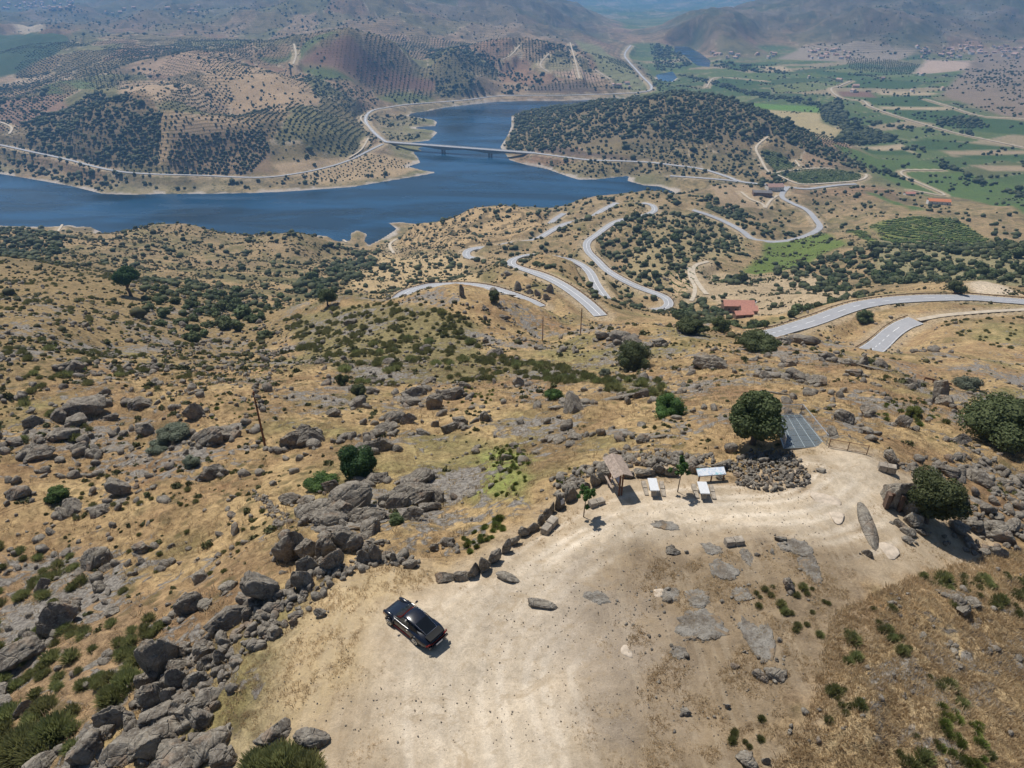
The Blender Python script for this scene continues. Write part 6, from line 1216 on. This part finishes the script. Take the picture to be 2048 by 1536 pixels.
# --- houses
def house(px, py, w, d, h, rz, name, lab, wall=WALLW, roofm=TILE, cat="house", group=None, wins=2, zoff=0, hip=.28, fld=None, parts=True, off=(0,0)):
    p = spot(px, py); o = empty(name, (p[0]+off[0], p[1]+off[1], float(ground.at(p[0]+off[0], p[1]+off[1]))+zoff), rz); tag(o, lab, cat, group)
    mb = MB(); mb.box((0,0,h/2-.8), (w,d,h+1.6)); mb.build("wall", wall, o)
    rh = d*hip; e = .35; V = [(-w/2-e,-d/2-e,h),(w/2+e,-d/2-e,h),(w/2+e,d/2+e,h),(-w/2-e,d/2+e,h),(-w/2-e,0,h+rh),(w/2+e,0,h+rh)]; V = V+[(x,y,z+.18) for x,y,z in V]
    mb = MB(); mb.add(V, [(6,7,11,10),(8,9,10,11),(1,0,4,5),(3,2,5,4),(0,1,7,6),(2,3,9,8),(0,6,10,4),(4,10,9,3),(1,5,11,7),(5,2,8,11)]); mb.build("roof", roofm, o)
    if parts:
        for k_ in range(wins): mb = MB(); mb.box((-w/2+w*(k_+.75)/(wins+.5), -d/2-.03, h*.55), (1.0,.08,1.1)); mb.build("window", GLD, o)
        mb = MB(); mb.box((w*.38, -d/2-.04, 1.0), (1.0,.08,2.0)); mb.build("door", WOODD, o)
    return o
house(1474,621,18,8,4.6,-.05,"farmhouse","long red roofed farmhouse with a dark stone front among trees",STW,TILE,"house",None,4); house(1494,628,9,6.5,3.6,-.05,"farm_wing","square red roofed wing at the right end of the farmhouse",STW,TILE,"house",None,1,off=(0,-1.0)); house(1482,634,9,4.5,2.6,.12,"shed","small red roofed shed in front of the farmhouse",STW,TILE,"shed",None,1,off=(0,-2))
house(1548,380,22,12,5.5,.1,"roadside_house","low house with a faded tiled roof beside the road junction",WALLW,simple("faded_tiles",(.40,.25,.20),.85,0,.2,1),"house",None,3); house(1524,388,24,13,3.2,-.15,"roadside_hall","low flat grey roofed hall left of the junction house",STW,TARM,"building",None,3,hip=.08)
house(1876,408,26,9,4.2,-.2,"orange_roofed_house","long orange roofed house at the edge of the green fields",WALLW,simple("orange_tiles",(.60,.22,.10),.8,0,.15,1),"house",None,4); house(1818,391,14,7,3.2,.1,"low_farm_shed","faint pink roofed shed left of the long orange roofed house",WALLW,TILE,"shed",None,1)
r = np.random.default_rng(77)
VIL = [((1615,98),(1700,118),26,"on the village knoll"),((1830,92),(2045,118),60,"village under the right mountain"),((1415,105),(1560,118),16,"below the central far hill"),((2,4),(150,20),46,"town in the top left corner"),((150,14),(420,30),14,"right of the top left town"),((1225,168),(1262,178),4,"beside the far road bend"),((1570,145),(1900,185),8,"among the valley fields")]
VROOF = simple("faded_village_tiles", (.47,.31,.25), .85, 0, .2, 1)
vm = [WALLW, simple("cream_wall", (.62,.53,.40), .85, 0, .1, 1), simple("pink_wall", (.55,.36,.28), .85, 0, .1, 1)]
for (x0, y0), (x1, y1), n_, lab in VIL:
    HL = []
    for k_ in range(n_):
        w = r.uniform(9, 18); HL.append((house(r.uniform(x0, x1), r.uniform(y0, y1), w, w*r.uniform(.5, .8), r.uniform(3.5, 7), r.uniform(0, 3), "village_house", "house", vm[k_ % 3], VROOF, "house", parts=False), 0, 0))
    ordlabel([(o_, *[float(v) for v in proj(*o_.location)[:2]]) for o_, _, _ in HL], "small tiled house", lab, "house")
# --- parked vehicles by the farm, motorbike on the hairpin
def small_car(px, py, rz, lab, mat):
    p = spot(px, py); o = empty("parked_van", tuple(p), rz); tag(o, lab, "van"); mb = MB(); mb.box((0,0,.85), (4.6,1.8,1.1), taper=.94); mb.box((-.3,0,1.65), (3.4,1.7,.55), taper=.8); ob = mb.build("body", mat, o); md = ob.modifiers.new("b", 'BEVEL'); md.width = .15; md.segments = 2
    mb = MB(); mb.box((1.15,0,1.62), (.9,1.5,.42), taper=.8); mb.build("windscreen", GLD, o)
    for x in (-1.5, 1.5):
        for y in (-.88, .88): mb = MB(); mb.tube([(x,y-.1,.33),(x,y+.1,.33)], .33, 14); mb.build("wheel", RUBB, o)
small_car(1506,606,-.7,"white van parked behind the red roofed farm",WHV); small_car(1509,618,1.2,"light grey van parked at the right end of the farmhouse",GALV)
p = spot(1328,619); o = empty("motorcycle", tuple(p), .2); tag(o, "tiny dark motorcycle with rider on the tightest hairpin", "motorcycle")
mb = MB(); mb.tube([(-.7,0,.6),(-.2,0,.8),(.5,0,.85),(.75,0,.6)], [.10,.17,.2,.08], 8); mb.build("body", RUBB, o, True)
for x in (-.72, .72): mb = MB(); mb.tube([(x,-.06,.31),(x,.06,.31)], .31, 14); mb.build("wheel", RUBB, o)
mb = MB(); mb.tube([(.45,-.32,1.0),(.5,0,1.02),(.45,.32,1.0)], .03, 6); mb.build("handlebar", RUBB, o)
rd_ = bpy.data.meshes.new("person"); 
V_ = [(-.1,0,.85),(-.02,0,1.15),(.08,0,1.38),(.12,0,1.5),(.16,0,1.66),(.2,.2,.78),(.0,.2,.4),(.2,-.2,.78),(.0,-.2,.4),(.10,.21,1.33),(.28,.26,1.12),(.45,.28,1.04),(.10,-.21,1.33),(.28,-.26,1.12),(.45,-.28,1.04)]
rd_.from_pydata(V_, [(0,1),(1,2),(2,3),(3,4),(0,5),(5,6),(0,7),(7,8),(2,9),(9,10),(10,11),(2,12),(12,13),(13,14)], []); ro = bpy.data.objects.new("person", rd_); COL.objects.link(ro); ro.location = tuple(p); ro.rotation_euler = (0,0,.2)
md = ro.modifiers.new("k", 'SKIN')
for i, v in enumerate(rd_.skin_vertices[0].data): v.radius = (.16,.17) if i < 3 else (.07,.07) if i == 3 else (.13,.13) if i == 4 else (.08,.08) if i in (5,7) else (.06,.06); 
rd_.skin_vertices[0].data[0].use_root = True; md = ro.modifiers.new("s", 'SUBSURF'); md.levels = md.render_levels = 1; rd_.materials.append(RUBB); tag(ro, "tiny rider in dark clothes sitting on the motorcycle on the hairpin", "person")

A_r, B_r = spot(1848,762), spot(1902,774); rail(np.linspace(A_r, B_r, 8), 0, 0, 8, "short pale guard rail behind the tall standing stone")
